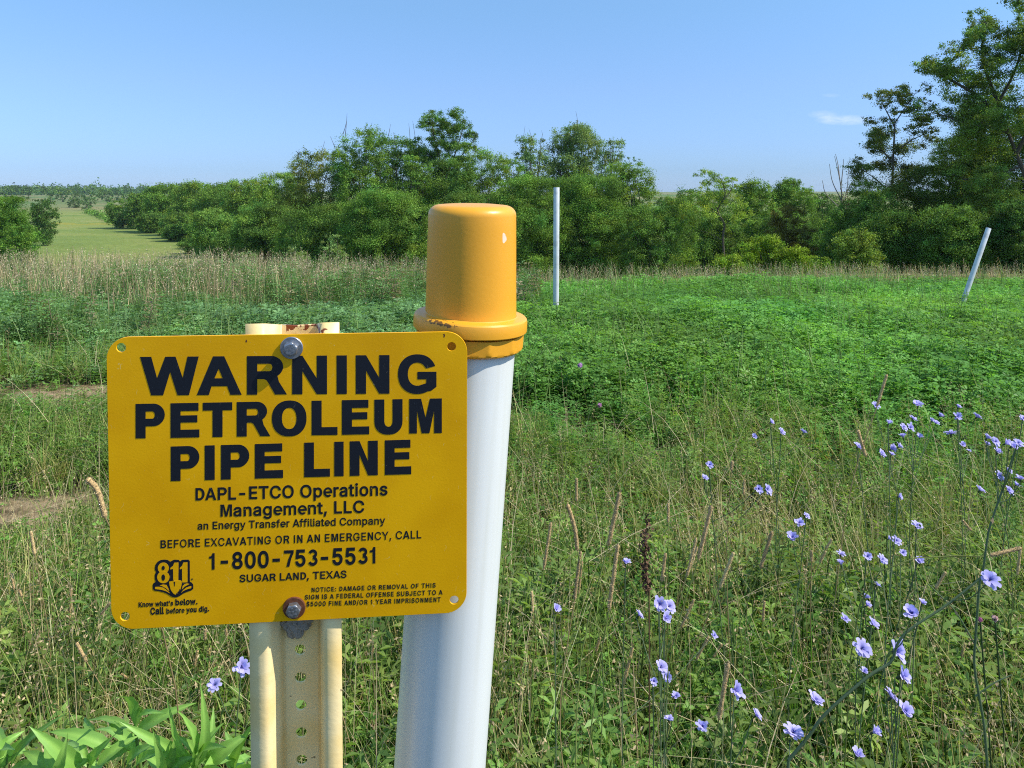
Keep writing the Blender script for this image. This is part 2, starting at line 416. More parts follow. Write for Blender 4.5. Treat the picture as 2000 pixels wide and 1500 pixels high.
M_STEEL, nt, b = mat('zinc_plated_steel', (0.42, 0.44, 0.47), 0.38, 0.5, 0.85)
n1 = N(nt, 'ShaderNodeTexNoise', Scale=350.0, Detail=4.0); r1 = N(nt, 'ShaderNodeValToRGB')
r1.color_ramp.elements[0].color = (0.22, 0.23, 0.26, 1); r1.color_ramp.elements[1].color = (0.56, 0.58, 0.62, 1)
tcn = N(nt, 'ShaderNodeTexCoord'); nt.links.new(tcn.outputs['Object'], n1.inputs['Vector']); nt.links.new(n1.outputs[0], r1.inputs[0]); nt.links.new(r1.outputs[0], b.inputs['Base Color'])
M_RUST, nt, b = mat('rusted_steel', (0.12, 0.04, 0.018), 0.8, 0.3)
n1 = N(nt, 'ShaderNodeTexNoise', Scale=300.0, Detail=5.0); r1 = N(nt, 'ShaderNodeValToRGB')
r1.color_ramp.elements[0].color = (0.05, 0.018, 0.01, 1); r1.color_ramp.elements[1].color = (0.22, 0.075, 0.03, 1)
tcn = N(nt, 'ShaderNodeTexCoord'); nt.links.new(tcn.outputs['Object'], n1.inputs['Vector']); nt.links.new(n1.outputs[0], r1.inputs[0]); nt.links.new(r1.outputs[0], b.inputs['Base Color'])
M_MUD, nt, b = mat('dried_grey_mud', (0.33, 0.29, 0.24), 0.95, 0.1)

# --- the thing: a sign bolted on its channel post
sign = empty('warning_sign', (0, 0, 0), 'yellow metal petroleum pipe line warning sign bolted on a cream channel post', 'sign')
sign.matrix_world = Matrix.Identity(4)
sign.location = (SIGN_O.x, SIGN_O.y, 0.0)
OFF = SIGN_M.copy(); OFF.translation = Vector((0, 0, SIGN_O.z))
def sgn(name, me, m, parent=None, loc=None):
    o = link(name, me, m, parent or sign)
    if parent is None: o.matrix_local = OFF @ (loc or Matrix.Identity(4))
    elif loc is not None: o.matrix_local = loc
    return o

W2, H2, RC = 0.1525, 0.1265, 0.0185
c0, c1, c2, c3 = suv(207.5, 655.5), suv(909.5, 651.5), suv(913.5, 1194), suv(218.5, 1231.5)
x0 = (c0[0] + c3[0]) / 2; x1 = (c1[0] + c2[0]) / 2; y1 = (c0[1] + c1[1]) / 2; y0 = (c2[1] + c3[1]) / 2
outl = arc(x0 + RC, y0 + RC, RC, RC, 180, 270) + arc(x1 - RC, y0 + RC, RC, RC, 270, 360) + arc(x1 - RC, y1 - RC, RC, RC, 0, 90) + arc(x0 + RC, y1 - RC, RC, RC, 90, 180)
holes = []
for hp in ((236.5, 679), (882, 677), (887, 1172), (244, 1204)):
    hx, hy = suv(*hp); holes.append(arc(hx, hy, 0.0041, 0.0041, 0, 360 - 15, 23))
me = fill2d('sign_panel', [outl] + holes, 0.0008, -0.001, 0.0002, 1)
panel = sgn('sign_panel', me, M_SIGN)

# --- heavy lettering, one outline per character in a unit box
def glyph(ch, sx, sy):
    I = [(0, 0), (1, 0), (1, 1), (0, 1)]
    if ch == 'I': return [I]
    if ch == 'W': return [[(0, 1), (.19, 1), (.29, .44), (.43, 1), (.605, 1), (.727, .44), (.81, 1), (1, 1), (.834, 0), (.6375, 0), (.513, .607), (.393, 0), (.19, 0)]]
    if ch == 'A': return [[(0, 0), (.363, 1), (.611, 1), (1, 0), (.75, 0), (.677, .225), (.326, .225), (.27, 0)], [(.395, .43), (.58, .43), (.488, .68)]]
    if ch == 'N': return [[(0, 0), (0, 1), (sx, 1), (1 - sx, .41), (1 - sx, 1), (1, 1), (1, 0), (1 - sx, 0), (sx, .6), (sx, 0)]]
    if ch == 'R': return [[(0, 0), (0, 1)] + arc(.60, .72, .304, .28, 90, -58, 16) + [(.80, .33), (1, 0), (.705, 0), (.53, .31), (.49, .37), (.43, .40), (sx, .40), (sx, 0)],
                          [(sx, .605), (sx, .80)] + arc(.56, .7025, .075, .0975, 90, -90, 10)]
    if ch == 'P': return [[(0, 0), (0, 1)] + arc(.60, .672, .40, .328, 90, -90, 18) + [(sx, .344), (sx, 0)],
                          [(sx, .565), (sx, .775)] + arc(.57, .67, .09, .105, 90, -90, 10)]
    if ch == 'E': return [[(0, 0), (0, 1), (.97, 1), (.97, 1 - sy), (sx, 1 - sy), (sx, .5 + sy * .62), (.93, .5 + sy * .62), (.93, .5 - sy * .28), (sx, .5 - sy * .28), (sx, sy), (1, sy), (1, 0)]]
    if ch == 'T': return [[(.5 - sx / 2, 0), (.5 - sx / 2, 1 - sy), (0, 1 - sy), (0, 1), (1, 1), (1, 1 - sy), (.5 + sx / 2, 1 - sy), (.5 + sx / 2, 0)]]
    if ch == 'L': return [[(0, 0), (0, 1), (sx, 1), (sx, sy), (1, sy), (1, 0)]]
    if ch == 'O': return [arc(.5, .5, .5, .52, 0, 352, 44, .9), arc(.5, .5, .5 - sx, .52 - sy * .92, 0, 352, 44, .92)]
    if ch == 'U': return [[(0, 1)] + arc(.5, .38, .5, .40, 180, 360, 22, .88) + [(1, 1), (1 - sx, 1)] + arc(.5, .38, .5 - sx, .40 - sy, 360, 180, 18, .88) + [(sx, 1)]]
    if ch == 'M': return [[(0, 0), (0, 1), (.365, 1), (.502, .45), (.637, 1), (1, 1), (1, 0), (.765, 0), (.765, .66), (.62, 0), (.384, 0), (.237, .66), (.237, 0)]]
    if ch == 'G': return [arc(.5, .5, .5, .515, 22, 300, 40, .92) + [(.86, .065), (1, .17), (1, .56), (.505, .56), (.505, .365), (.735, .365), (.735, .262)] + arc(.5, .5, .245, .30, 295, 38, 26, .92)[0:] + [(.735, .645)]]

def big_line(spans, x_off, yl, yr, h, stem, bar, xl, xr):
    """spans: (char, x0, x1) in enlarged pixels; yl, yr: baseline rows at xl, xr"""
    polys = []
    for ch, a, b_ in spans:
        wpx = b_ - a
        for q in glyph(ch, stem / wpx, bar / (h * 4)):
            pp = []
            for gx, gy in q:
                X = 180 + (a + gx * wpx) / 4.0; base = yl + (yr - yl) * (X - xl) / (xr - xl)
                pp.append(suv(X, base - gy * h))
            polys.append(pp)
    return polys
lines = [
    big_line([('W', 375, 833), ('A', 818, 1168), ('R', 1210, 1522), ('N', 1563, 1835), ('I', 1910, 1990), ('N', 2060, 2323), ('G', 2390, 2690)], 0, 772.3, 768, 75.3, 80, 62, 274, 852),
    big_line([('P', 340, 568), ('E', 613, 838), ('T', 865, 1095), ('R', 1130, 1392), ('O', 1405, 1675), ('L', 1715, 1917), ('E', 1952, 2165), ('U', 2205, 2425), ('M', 2477, 2732)], 0, 856.3, 845.5, 67.5, 78, 62, 265, 863),
    big_line([('P', 615, 838), ('I', 880, 958), ('P', 1007, 1228), ('E', 1272, 1492), ('L', 1657, 1858), ('I', 1892, 1965), ('N', 2013, 2232), ('E', 2287, 2493)], 0, 939.5, 926, 67.5, 76, 62, 333, 803)]

GLYPH_DATA = (
    '$447;202,-74 202,583 244,583 244,-74;224,-9 188,-7 156,-1 128,9 102,23 81,40 64,60 51,83 42,109 38,137 104,137 108,118 114,102 123,88 136,76 150,66 166,59 185,53 204,50 224,49 246,'
    '50 267,54 286,60 303,69 317,79 329,92 338,106 344,122 346,139 344,154 340,168 332,179 322,189 310,197 296,205 280,211 263,217 245,222 184,239 145,253 112,269 86,289 67,313 56,341 5'
    '2,372 54,400 62,425 75,448 92,468 113,484 138,498 165,508 195,514 227,516 259,514 289,508 316,498 340,484 360,468 377,449 390,427 398,403 401,378 337,378 332,402 320,421 302,437 28'
    '0,449 254,456 225,459 204,457 185,454 167,448 152,440 139,430 129,418 121,405 117,391 115,376 117,359 122,345 131,334 142,324 155,315 169,308 184,302 198,297 212,293 264,279 279,27'
    "5 295,270 312,264 328,256 344,248 359,238 372,226 384,213 395,198 402,180 407,161 408,139 406,112 399,87 386,64 370,43 349,25 323,11 294,0 261,-7|'206;78,318 70,509 136,509 128,318"
    '|,188;38,-119 68,71 137,71 84,-119|-453;337,244 337,188 114,188 114,244|.188;95,-4 86,-4 78,-1 70,3 63,9 57,16 53,24 50,32 50,41 50,50 53,59 57,66 63,73 70,79 78,83 86,86 95,87 104'
    ',86 113,83 121,79 128,73 134,66 138,59 140,50 141,41 140,32 138,24 134,16 128,9 121,3 113,-1 104,-4|/249;235,533 71,-76 14,-76 178,533|0453;227,-7 191,-3 158,7 130,24 105,48 85,77 '
    '69,113 57,155 50,202 48,254 50,306 57,353 69,395 85,431 106,461 130,484 159,502 191,512 227,516 262,512 295,502 323,484 348,461 368,431 384,395 396,353 403,306 405,254 403,202 396,'
    '155 384,113 368,77 348,48 323,24 295,7 263,-3;227,50 250,52 271,60 290,74 306,92 320,116 330,144 338,176 342,213 344,254 342,295 338,332 330,365 320,393 306,416 290,435 271,449 250'
    ',457 227,460 203,457 182,449 163,435 147,416 134,393 123,365 115,332 111,295 109,254 111,213 115,176 123,144 134,116 147,92 163,74 182,60 203,52|1453;76,0 76,55 391,55 391,0;276,50'
    '9 276,0 212,0 212,448 209,448 86,358 86,427 198,509|3453;218,-7 188,-5 159,1 133,10 108,22 88,38 70,57 57,79 48,104 44,132 109,132 112,115 118,100 126,87 137,76 150,66 165,59 182,5'
    '4 200,51 219,50 239,51 258,55 275,61 291,69 304,80 315,93 323,108 328,125 329,145 328,163 323,180 316,196 306,211 292,223 275,234 254,241 229,246 201,248 157,248 157,299 288,448 28'
    '8,452 70,452 70,509 372,509 372,461 211,278 211,289 247,290 279,286 308,276 333,262 354,244 371,222 383,198 391,173 393,145 390,116 383,90 370,66 354,45 333,27 309,12 281,2 251,-5|'
    '5453;221,-7 192,-5 165,1 140,11 118,25 99,41 83,60 71,82 63,105 60,130 122,130 125,115 130,102 138,89 148,78 160,68 173,60 188,54 204,51 221,50 241,51 259,56 276,64 291,75 304,89 3'
    '14,104 322,122 326,141 328,162 326,183 321,203 314,221 303,237 290,251 275,262 257,270 238,275 218,277 201,276 184,273 167,268 152,262 139,255 128,246 67,253 96,509 366,509 366,452'
    ' 151,452 134,301 136,301 148,311 162,318 178,325 194,330 212,333 229,334 252,332 274,328 294,321 313,311 330,299 345,285 358,269 370,251 379,231 386,210 390,187 391,163 388,132 381'
    ',102 369,76 352,52 332,32 309,15 282,3 253,-4|7453;97,0 323,448 323,452 62,452 62,509 391,509 391,449 165,0|8453;226,-7 193,-5 163,1 136,11 111,25 91,42 74,62 62,84 54,109 52,135 5'
    '3,156 58,176 65,195 75,212 87,228 101,241 117,252 134,260 153,265 153,267 129,276 109,289 93,308 80,330 73,354 70,380 73,405 79,429 90,450 106,469 124,485 146,498 170,508 197,514 2'
    '26,516 255,514 282,508 306,498 328,485 346,469 361,450 373,429 379,405 382,380 379,354 372,330 359,308 343,289 323,276 300,267 300,265 319,260 335,252 351,241 365,228 377,212 387,1'
    '95 395,176 399,156 401,135 398,109 391,84 378,62 362,42 341,25 317,11 289,1 259,-5;226,49 248,50 267,54 285,60 300,69 313,79 323,91 331,106 335,121 337,139 335,157 330,173 322,189 '
    '312,202 298,213 283,223 265,230 247,234 226,235 206,234 187,230 169,223 154,213 140,202 130,189 122,173 117,157 115,139 117,121 121,106 129,91 139,79 152,69 167,60 185,54 205,50;22'
    '6,290 244,291 260,294 274,300 287,308 298,318 307,330 314,344 318,359 319,376 318,392 314,407 308,420 299,432 288,442 275,449 260,455 244,459 226,460 208,459 192,455 177,449 164,44'
    '2 153,432 145,420 138,407 134,392 133,376 134,359 138,344 145,330 154,318 165,308 178,300 193,294 209,291|:188;95,-4 86,-4 78,-1 70,3 63,9 57,16 53,24 50,32 50,41 50,50 53,59 57,66'
    ' 63,73 70,79 78,83 86,86 95,87 104,86 113,83 121,79 128,73 134,66 138,59 140,50 141,41 140,32 138,24 134,16 128,9 121,3 113,-1 104,-4;95,271 86,272 78,274 70,278 63,284 57,291 53,2'
    '99 50,307 50,316 50,325 53,334 57,342 63,349 70,354 78,359 86,361 95,362 104,361 113,359 121,354 128,349 134,342 138,334 140,325 141,316 140,307 138,299 134,291 128,284 121,278 113'
    ',274 104,272|A480;16,0 201,509 276,509 463,0 395,0 287,302 280,323 272,346 264,372 255,402 244,438 232,478 245,478 233,437 222,402 213,371 204,345 197,322 191,302 85,0;110,142 110,'
    '199 370,199 370,142|B456;60,0 60,509 241,509 274,507 304,501 329,491 350,477 367,461 381,442 390,421 396,398 398,374 397,353 393,336 387,320 378,307 368,295 356,286 343,278 329,272'
    ' 315,267 315,262 331,260 347,254 363,245 378,234 391,220 402,203 411,184 416,161 418,136 416,111 410,88 400,67 386,48 368,31 344,18 317,8 284,2 247,0;125,57 245,57 272,58 296,63 31'
    '5,70 330,80 341,92 349,105 354,120 355,137 355,149 352,161 348,173 342,184 335,194 327,203 317,211 306,218 293,224 279,228 264,230 248,231 125,231;125,285 238,285 252,286 265,288 2'
    '77,291 288,296 299,302 308,309 316,317 323,326 329,337 333,348 335,359 336,372 334,388 330,403 323,417 313,429 299,439 283,446 263,450 240,452 125,452|C510;267,-7 225,-3 186,7 150,'
    '25 119,49 92,79 70,115 53,157 44,203 40,254 44,305 53,352 70,393 92,429 119,459 150,484 186,501 225,512 267,516 293,514 317,511 340,504 362,496 383,485 402,471 419,456 435,438 448,'
    '418 459,397 467,373 473,348 408,348 404,365 397,380 389,395 380,407 369,418 357,428 344,437 330,444 315,449 300,453 284,455 267,456 237,453 209,445 184,432 161,414 141,391 125,364 '
    '113,332 106,295 103,254 106,213 113,177 125,145 141,117 161,94 184,76 210,63 237,56 267,53 284,54 300,56 315,60 330,65 344,72 357,81 369,90 380,102 389,114 397,128 404,144 408,160 '
    '473,160 467,135 459,112 448,91 435,71 420,53 402,38 383,24 363,13 341,5 317,-2 293,-6|D502;219,0 96,0 96,57 215,57 254,60 288,68 318,81 343,99 363,122 379,149 390,181 397,216 399,2'
    '55 397,294 390,329 379,361 364,388 344,410 320,428 291,441 258,449 221,452 93,452 93,509 225,509 273,505 315,495 353,478 385,455 412,426 433,391 449,351 458,306 462,255 458,205 449'
    ',159 433,119 411,83 384,54 351,31 312,14 268,3;125,509 125,0 60,0 60,509|E419;60,0 60,509 372,509 372,452 125,452 125,286 355,286 355,229 125,229 125,57 375,57 375,0|F410;60,0 60,5'
    '09 369,509 369,452 125,452 125,278 346,278 346,221 125,221 125,0|G520;269,-7 225,-3 185,7 149,25 118,49 91,79 69,116 53,157 43,203 40,254 43,305 53,352 69,393 91,429 117,459 149,48'
    '4 184,501 223,512 265,516 291,514 316,510 340,504 363,494 384,483 403,469 421,453 436,436 449,416 460,395 468,373 474,349 408,349 402,365 395,379 387,393 378,406 368,417 356,427 34'
    '4,436 330,443 315,448 300,453 283,455 265,456 236,453 209,445 183,432 160,414 141,392 125,364 113,332 106,295 103,254 106,213 113,177 125,145 141,117 161,95 184,76 210,63 238,56 26'
    '9,53 296,55 322,61 345,71 365,85 382,102 396,123 407,147 413,173 415,202 434,199 283,199 283,256 478,256 478,200 475,160 466,124 451,91 431,62 406,38 377,19 344,5 308,-4|H517;60,0 '
    '60,509 125,509 125,289 392,289 392,509 457,509 457,0 392,0 392,232 125,232 125,0|I301;31,0 31,57 118,57 118,452 31,452 31,509 269,509 269,452 183,452 183,57 269,57 269,0|J396;185,-'
    '7 143,-2 106,11 75,33 52,63 38,100 33,145 33,173 98,173 98,145 100,117 108,93 122,74 139,61 160,53 185,50 209,53 230,61 248,74 261,93 269,117 272,145 272,509 336,509 336,145 332,10'
    '0 318,63 294,33 263,11 227,-2|K467;104,145 104,216 113,228 122,239 130,250 139,261 148,272 157,282 165,293 174,303 184,314 193,324 202,334 212,344 364,509 448,509 231,276 228,276;6'
    '0,0 60,509 125,509 125,334 124,225 125,193 125,0;372,0 188,259 228,309 449,0|L393;60,0 60,509 125,509 125,57 361,57 361,0|M628;60,0 60,509 152,509 277,187 287,159 299,123 311,84 32'
    '2,49 307,49 318,83 330,121 342,158 352,187 476,509 568,509 568,0 504,0 504,291 504,327 505,369 506,413 507,457 513,457 508,441 503,425 498,409 482,363 467,322 456,291 342,0 286,0 1'
    '70,291 159,321 145,361 129,408 112,457 119,457 120,416 121,372 122,328 122,291 122,0|N523;60,0 60,509 136,509 343,183 349,174 355,163 363,151 371,137 379,122 388,107 396,90 405,73 '
    '414,55 405,54 403,72 402,90 401,108 400,126 399,142 399,157 399,195 399,509 463,509 463,0 387,0 202,290 177,331 168,346 159,363 148,381 108,452 119,454 122,384 124,328 125,291 125,'
    '0|O533;267,-7 225,-3 186,7 150,25 119,49 92,79 70,115 53,157 44,203 40,254 44,305 53,352 70,393 92,429 119,459 150,484 186,501 225,512 267,516 309,512 348,501 384,484 415,459 442,4'
    '29 464,393 480,352 490,305 493,254 490,203 480,157 464,115 442,79 415,49 384,25 348,7 309,-3;267,53 296,55 324,63 349,76 372,94 392,116 408,144 420,176 428,213 430,254 428,295 420,'
    '332 408,365 392,392 372,415 349,433 324,446 296,453 267,456 237,453 210,445 184,433 161,415 142,392 125,364 113,332 106,295 103,254 106,213 113,176 125,144 142,117 161,94 184,76 21'
    '0,63 237,55|P445;60,0 60,509 235,509 272,506 305,499 332,487 356,471 375,452 390,430 400,404 407,377 409,348 407,318 400,291 390,265 375,243 356,223 332,207 305,195 272,188 235,186'
    ' 109,186 109,242 233,242 257,244 279,248 297,256 312,266 324,279 333,294 339,310 343,328 344,348 343,367 339,385 333,402 324,416 312,428 297,439 279,446 257,451 232,452 125,452 125'
    ',0|R449;60,0 60,509 236,509 273,506 305,500 333,489 356,473 376,455 390,433 401,408 407,381 409,352 407,323 401,296 390,271 376,250 356,232 333,217 305,206 273,200 236,198 96,198 9'
    '6,255 234,255 258,256 280,260 298,267 313,276 325,287 334,300 340,316 344,333 345,352 344,371 340,389 334,405 325,419 313,430 298,440 279,446 258,451 233,452 125,452 125,0;353,0 23'
    '0,229 303,229 428,0|S447;224,-9 188,-7 156,-1 128,9 102,23 81,40 64,60 51,83 42,109 38,137 104,137 108,118 114,102 123,88 136,76 150,66 166,59 185,53 204,50 224,49 246,50 267,54 28'
    '6,60 303,69 317,79 329,92 338,106 344,122 346,139 344,154 340,168 332,179 322,189 310,197 296,205 280,211 263,217 245,222 184,239 145,253 112,269 86,289 67,313 56,341 52,372 54,400'
    ' 62,425 75,448 92,468 113,484 138,498 165,508 195,514 227,516 259,514 289,508 316,498 340,484 360,468 377,449 390,427 398,403 401,378 337,378 332,402 320,421 302,437 280,449 254,45'
    '6 225,459 204,457 185,454 167,448 152,440 139,430 129,418 121,405 117,391 115,376 117,359 122,345 131,334 142,324 155,315 169,308 184,302 198,297 212,293 264,279 279,275 295,270 31'
    '2,264 328,256 344,248 359,238 372,226 384,213 395,198 402,180 407,161 408,139 406,112 399,87 386,64 370,43 349,25 323,11 294,0 261,-7|T449;32,452 32,509 417,509 417,452 257,452 257'
    ',0 193,0 193,452|U517;259,-8 220,-6 186,2 154,15 126,33 103,55 85,80 71,108 63,140 60,173 60,509 124,509 124,178 126,155 132,133 141,113 153,95 169,80 187,68 208,59 232,53 259,52 2'
    '85,53 309,59 331,68 349,80 364,95 377,113 385,133 391,155 393,178 393,509 457,509 457,173 454,140 446,108 433,80 414,55 391,33 363,15 332,2 297,-6|V480;204,0 16,509 84,509 192,206 '
    '199,187 207,164 215,137 225,106 236,71 248,31 235,31 247,71 257,107 267,138 276,165 283,187 290,206 395,509 463,509 278,0|X474;18,0 217,284 217,236 29,509 104,509 178,400 188,386 1'
    '96,373 204,361 211,350 217,340 223,329 230,318 236,305 243,292 232,292 252,329 258,339 265,350 272,361 298,400 374,509 446,509 259,239 259,287 456,0 382,0 292,129 268,165 262,175 2'
    '56,185 250,195 244,206 237,218 230,231 244,231 238,219 231,207 225,196 219,186 213,176 206,166 182,129 91,0|Y472;203,0 203,208 16,509 91,509 192,344 203,327 213,309 222,292 231,274'
    ' 240,254 250,230 224,230 233,254 242,275 251,293 260,310 270,327 280,344 381,509 455,509 268,208 268,0|a389;160,-9 137,-7 115,-3 94,5 76,15 60,29 48,45 38,63 32,84 30,108 32,128 36'
    ',146 43,161 53,174 64,184 78,193 92,200 108,206 125,211 143,214 161,217 178,220 234,227 247,229 257,231 265,235 271,240 274,246 276,255 276,257 275,272 272,285 267,297 260,307 251,'
    '315 240,322 227,327 212,330 196,331 178,330 163,327 149,322 137,316 127,309 118,301 110,292 104,283 100,274 41,291 51,313 64,331 79,346 95,358 114,368 133,375 153,380 173,383 194,3'
    '84 208,384 223,382 239,379 255,375 271,369 286,360 300,350 312,336 322,320 330,301 335,278 337,251 337,0 277,0 277,52 272,52 267,43 260,34 252,25 242,16 229,8 215,1 199,-4 181,-7;1'
    '70,45 192,47 211,51 228,59 242,68 254,80 263,93 270,108 274,122 276,138 276,190 272,187 267,184 259,182 251,180 241,178 231,176 200,171 175,168 161,166 147,163 134,159 122,153 112,'
    '147 103,139 97,130 93,118 92,105 93,93 96,82 102,72 109,64 119,57 130,52 142,48 156,46|b424;229,-8 208,-7 189,-3 172,4 159,12 147,21 138,31 130,41 123,50 118,59 112,59 112,0 53,0 5'
    '3,509 114,509 114,319 118,319 123,327 130,336 137,346 147,355 158,364 171,373 188,379 207,383 229,384 259,382 287,374 313,361 335,342 354,320 370,293 381,261 388,227 390,189 388,15'
    '1 381,116 370,84 355,57 336,34 313,16 288,3 260,-6;220,47 242,49 262,55 279,66 294,80 306,97 316,117 323,139 327,163 328,189 327,215 323,239 316,261 307,281 295,298 280,311 262,322'
    ' 243,328 220,330 198,328 178,322 161,312 147,299 134,282 125,263 118,241 114,216 113,189 114,162 118,138 125,115 135,95 147,78 162,65 179,55 198,49|d424;195,-8 165,-6 137,3 111,16 '
    '89,34 70,57 55,84 43,116 36,151 34,189 36,227 43,261 55,293 70,320 89,342 112,361 137,374 165,382 196,384 218,383 237,379 253,373 267,364 278,355 287,346 295,336 301,327 306,319 31'
    '1,319 311,509 372,509 372,0 313,0 313,59 307,59 301,50 295,41 287,31 277,21 266,12 252,4 236,-3 217,-7;205,47 226,49 246,55 263,65 278,78 290,95 299,115 306,138 310,162 312,189 310'
    ',216 306,241 300,263 290,282 278,299 263,312 246,322 227,328 205,330 182,328 162,322 145,311 130,298 118,281 108,261 102,239 98,215 96,189 98,163 102,139 109,117 118,97 130,80 145,'
    '66 162,55 182,49|e404;212,-8 177,-5 145,3 117,16 92,35 72,58 56,85 44,116 37,150 34,187 36,224 44,258 55,290 71,317 91,340 115,359 142,373 172,382 205,384 226,383 246,380 266,374 2'
    '85,366 303,355 319,341 334,324 347,305 357,282 365,256 370,227 371,194 371,169 75,169 75,221 338,221 310,202 308,226 304,248 298,269 288,286 277,301 263,314 246,323 227,328 205,330'
    ' 183,328 164,323 146,313 131,301 119,286 109,270 102,251 97,231 96,211 96,178 98,151 102,127 110,106 121,88 135,73 151,61 169,53 190,48 212,46 227,47 241,49 254,53 265,58 276,65 28'
    '5,73 294,82 300,93 306,105 365,91 358,72 348,55 335,39 320,26 302,14 283,4 261,-3 237,-7|f254;228,379 228,327 6,327 6,379;81,0 81,432 82,452 87,470 96,486 107,499 120,510 135,519 1'
    '52,525 169,529 187,530 201,530 212,529 222,527 231,525 238,523 243,521 227,468 215,472 209,473 202,474 195,474 178,472 164,468 154,460 147,449 143,435 142,419 142,0|g425;207,-151 1'
    '80,-149 156,-146 134,-140 114,-132 97,-122 82,-110 70,-97 59,-84 51,-69 101,-41 107,-49 114,-57 122,-66 131,-74 142,-82 154,-88 169,-93 187,-96 207,-97 236,-95 261,-87 282,-75 298,'
    '-58 308,-34 311,-6 311,68 306,68 301,60 294,51 287,41 277,32 266,23 252,16 236,10 217,6 195,5 165,7 138,14 113,27 90,43 71,65 55,90 43,120 36,154 34,191 36,229 43,263 55,293 71,320'
    ' 90,342 112,361 138,374 166,382 196,384 218,383 237,379 253,373 267,365 279,356 288,346 296,336 302,327 308,319 313,319 313,379 372,379 372,-9 370,-40 363,-67 350,-90 334,-109 314,'
    '-124 291,-136 265,-144 237,-149;205,59 227,61 246,66 264,75 278,87 290,103 300,121 307,142 311,166 312,193 311,219 307,242 300,264 291,283 279,299 264,312 247,322 227,328 205,330 1'
    '82,328 163,322 145,312 130,298 118,282 109,262 102,241 98,218 96,193 98,167 102,144 109,123 118,104 131,88 145,76 163,66 183,61|h410;114,227 114,0 53,0 53,509 114,509 114,287 102,2'
    '87 116,319 132,344 152,362 175,374 200,382 227,384 252,383 275,377 295,369 313,356 328,340 341,321 350,298 355,271 357,240 357,0 296,0 296,235 293,263 286,286 273,304 256,318 235,3'
    '26 210,329 192,328 176,324 161,317 147,308 136,297 126,283 119,266 115,248|i167;53,0 53,379 114,379 114,0;84,443 75,444 67,446 60,449 54,455 48,461 44,468 42,475 41,483 42,491 44,4'
    '99 48,506 54,512 60,517 67,521 75,523 84,524 92,523 100,521 107,517 114,512 119,506 123,499 126,491 126,483 126,475 123,468 119,461 114,455 107,449 100,446 92,444|l189;139,-2 112,0'
    ' 91,8 74,20 62,37 55,59 53,84 53,509 114,509 114,99 114,83 117,71 120,62 126,57 135,53 146,52 160,53 170,54 181,3 162,-1 154,-2 147,-2|m610;53,0 53,379 112,379 112,295 108,295 114,'
    '314 122,331 132,346 144,358 158,368 172,376 187,382 203,385 219,386 245,383 268,375 287,361 303,342 314,320 321,295 312,295 318,312 326,329 337,343 350,356 364,366 381,375 398,381 '
    '417,385 437,386 458,385 478,380 497,372 514,361 529,346 541,328 550,307 555,283 557,255 557,0 496,0 496,254 493,279 485,298 473,313 456,323 438,329 419,330 402,329 387,326 374,320 '
    '363,312 353,302 345,290 340,277 336,263 335,247 335,0 274,0 274,260 272,280 265,297 253,311 238,322 220,328 199,330 185,329 171,326 158,320 145,312 135,302 126,289 119,274 115,257 '
    '114,238 114,0|n410;114,227 114,0 53,0 53,379 112,379 112,287 102,287 116,319 132,344 152,362 175,374 200,382 227,384 252,383 275,377 295,369 313,356 328,340 341,321 350,298 355,271'
    ' 357,240 357,0 296,0 296,235 293,263 286,286 273,304 256,318 235,326 210,329 192,328 176,324 161,317 147,308 136,297 126,283 119,266 115,248|o415;207,-8 174,-5 144,3 117,16 93,35 7'
    '2,58 56,85 44,116 37,150 34,187 37,225 44,260 56,291 72,318 93,341 117,360 144,374 174,382 207,384 241,382 271,374 299,360 323,341 343,318 359,291 371,260 379,225 381,187 379,150 3'
    '71,116 359,85 343,58 323,35 299,16 271,3 241,-5;207,46 231,49 252,55 270,66 285,80 298,97 307,117 314,139 318,163 319,187 318,212 314,236 307,258 298,278 285,296 270,310 252,321 23'
    '1,328 207,330 184,328 163,321 145,310 130,296 118,278 108,258 102,236 98,212 96,187 98,163 102,139 108,117 118,97 130,80 145,66 163,55 184,49|p424;53,-143 53,379 112,379 112,319 11'
    '8,319 123,327 130,336 137,346 147,355 158,364 171,373 188,379 207,383 229,384 259,382 287,374 313,361 335,342 354,320 370,293 381,261 388,227 390,189 388,151 381,116 370,84 355,57 '
    '336,34 313,16 288,3 260,-6 229,-8 208,-7 189,-3 173,4 159,12 147,21 138,31 130,41 124,50 118,59 114,59 114,-143;220,47 242,49 262,55 279,66 294,80 306,97 316,117 323,139 327,163 32'
    '8,189 327,215 323,239 316,261 307,281 295,298 280,311 262,322 243,328 220,330 198,328 178,322 161,312 147,299 134,282 125,263 118,241 114,216 113,189 114,162 118,138 125,115 135,95'
    ' 147,78 162,65 179,55 198,49|r259;53,0 53,379 112,379 112,321 115,321 124,339 137,354 152,367 171,377 191,383 213,385 229,384 243,384 243,322 230,324 223,325 215,326 207,326 190,32'
    '4 174,321 159,315 146,306 135,296 126,284 119,269 115,254 114,237 114,0|s365;182,-8 157,-7 133,-3 112,3 93,12 76,24 62,38 50,54 41,73 36,94 94,107 101,87 111,72 124,60 141,52 160,4'
    '7 181,45 206,47 227,53 244,62 258,74 265,88 268,103 266,115 262,126 254,136 243,144 229,150 212,155 149,170 118,180 92,192 72,208 58,227 50,249 47,274 49,295 55,314 65,332 79,347 9'
    '5,360 115,370 137,378 161,383 187,384 212,383 234,379 254,372 271,363 286,352 299,339 309,324 318,308 324,290 268,277 262,291 254,304 243,316 228,325 210,331 187,333 166,331 147,32'
    '6 131,317 119,305 111,292 109,277 110,264 115,253 124,243 136,235 152,229 172,223 229,209 261,200 287,187 306,171 320,153 328,131 331,107 329,85 323,65 312,47 298,31 281,18 260,6 2'
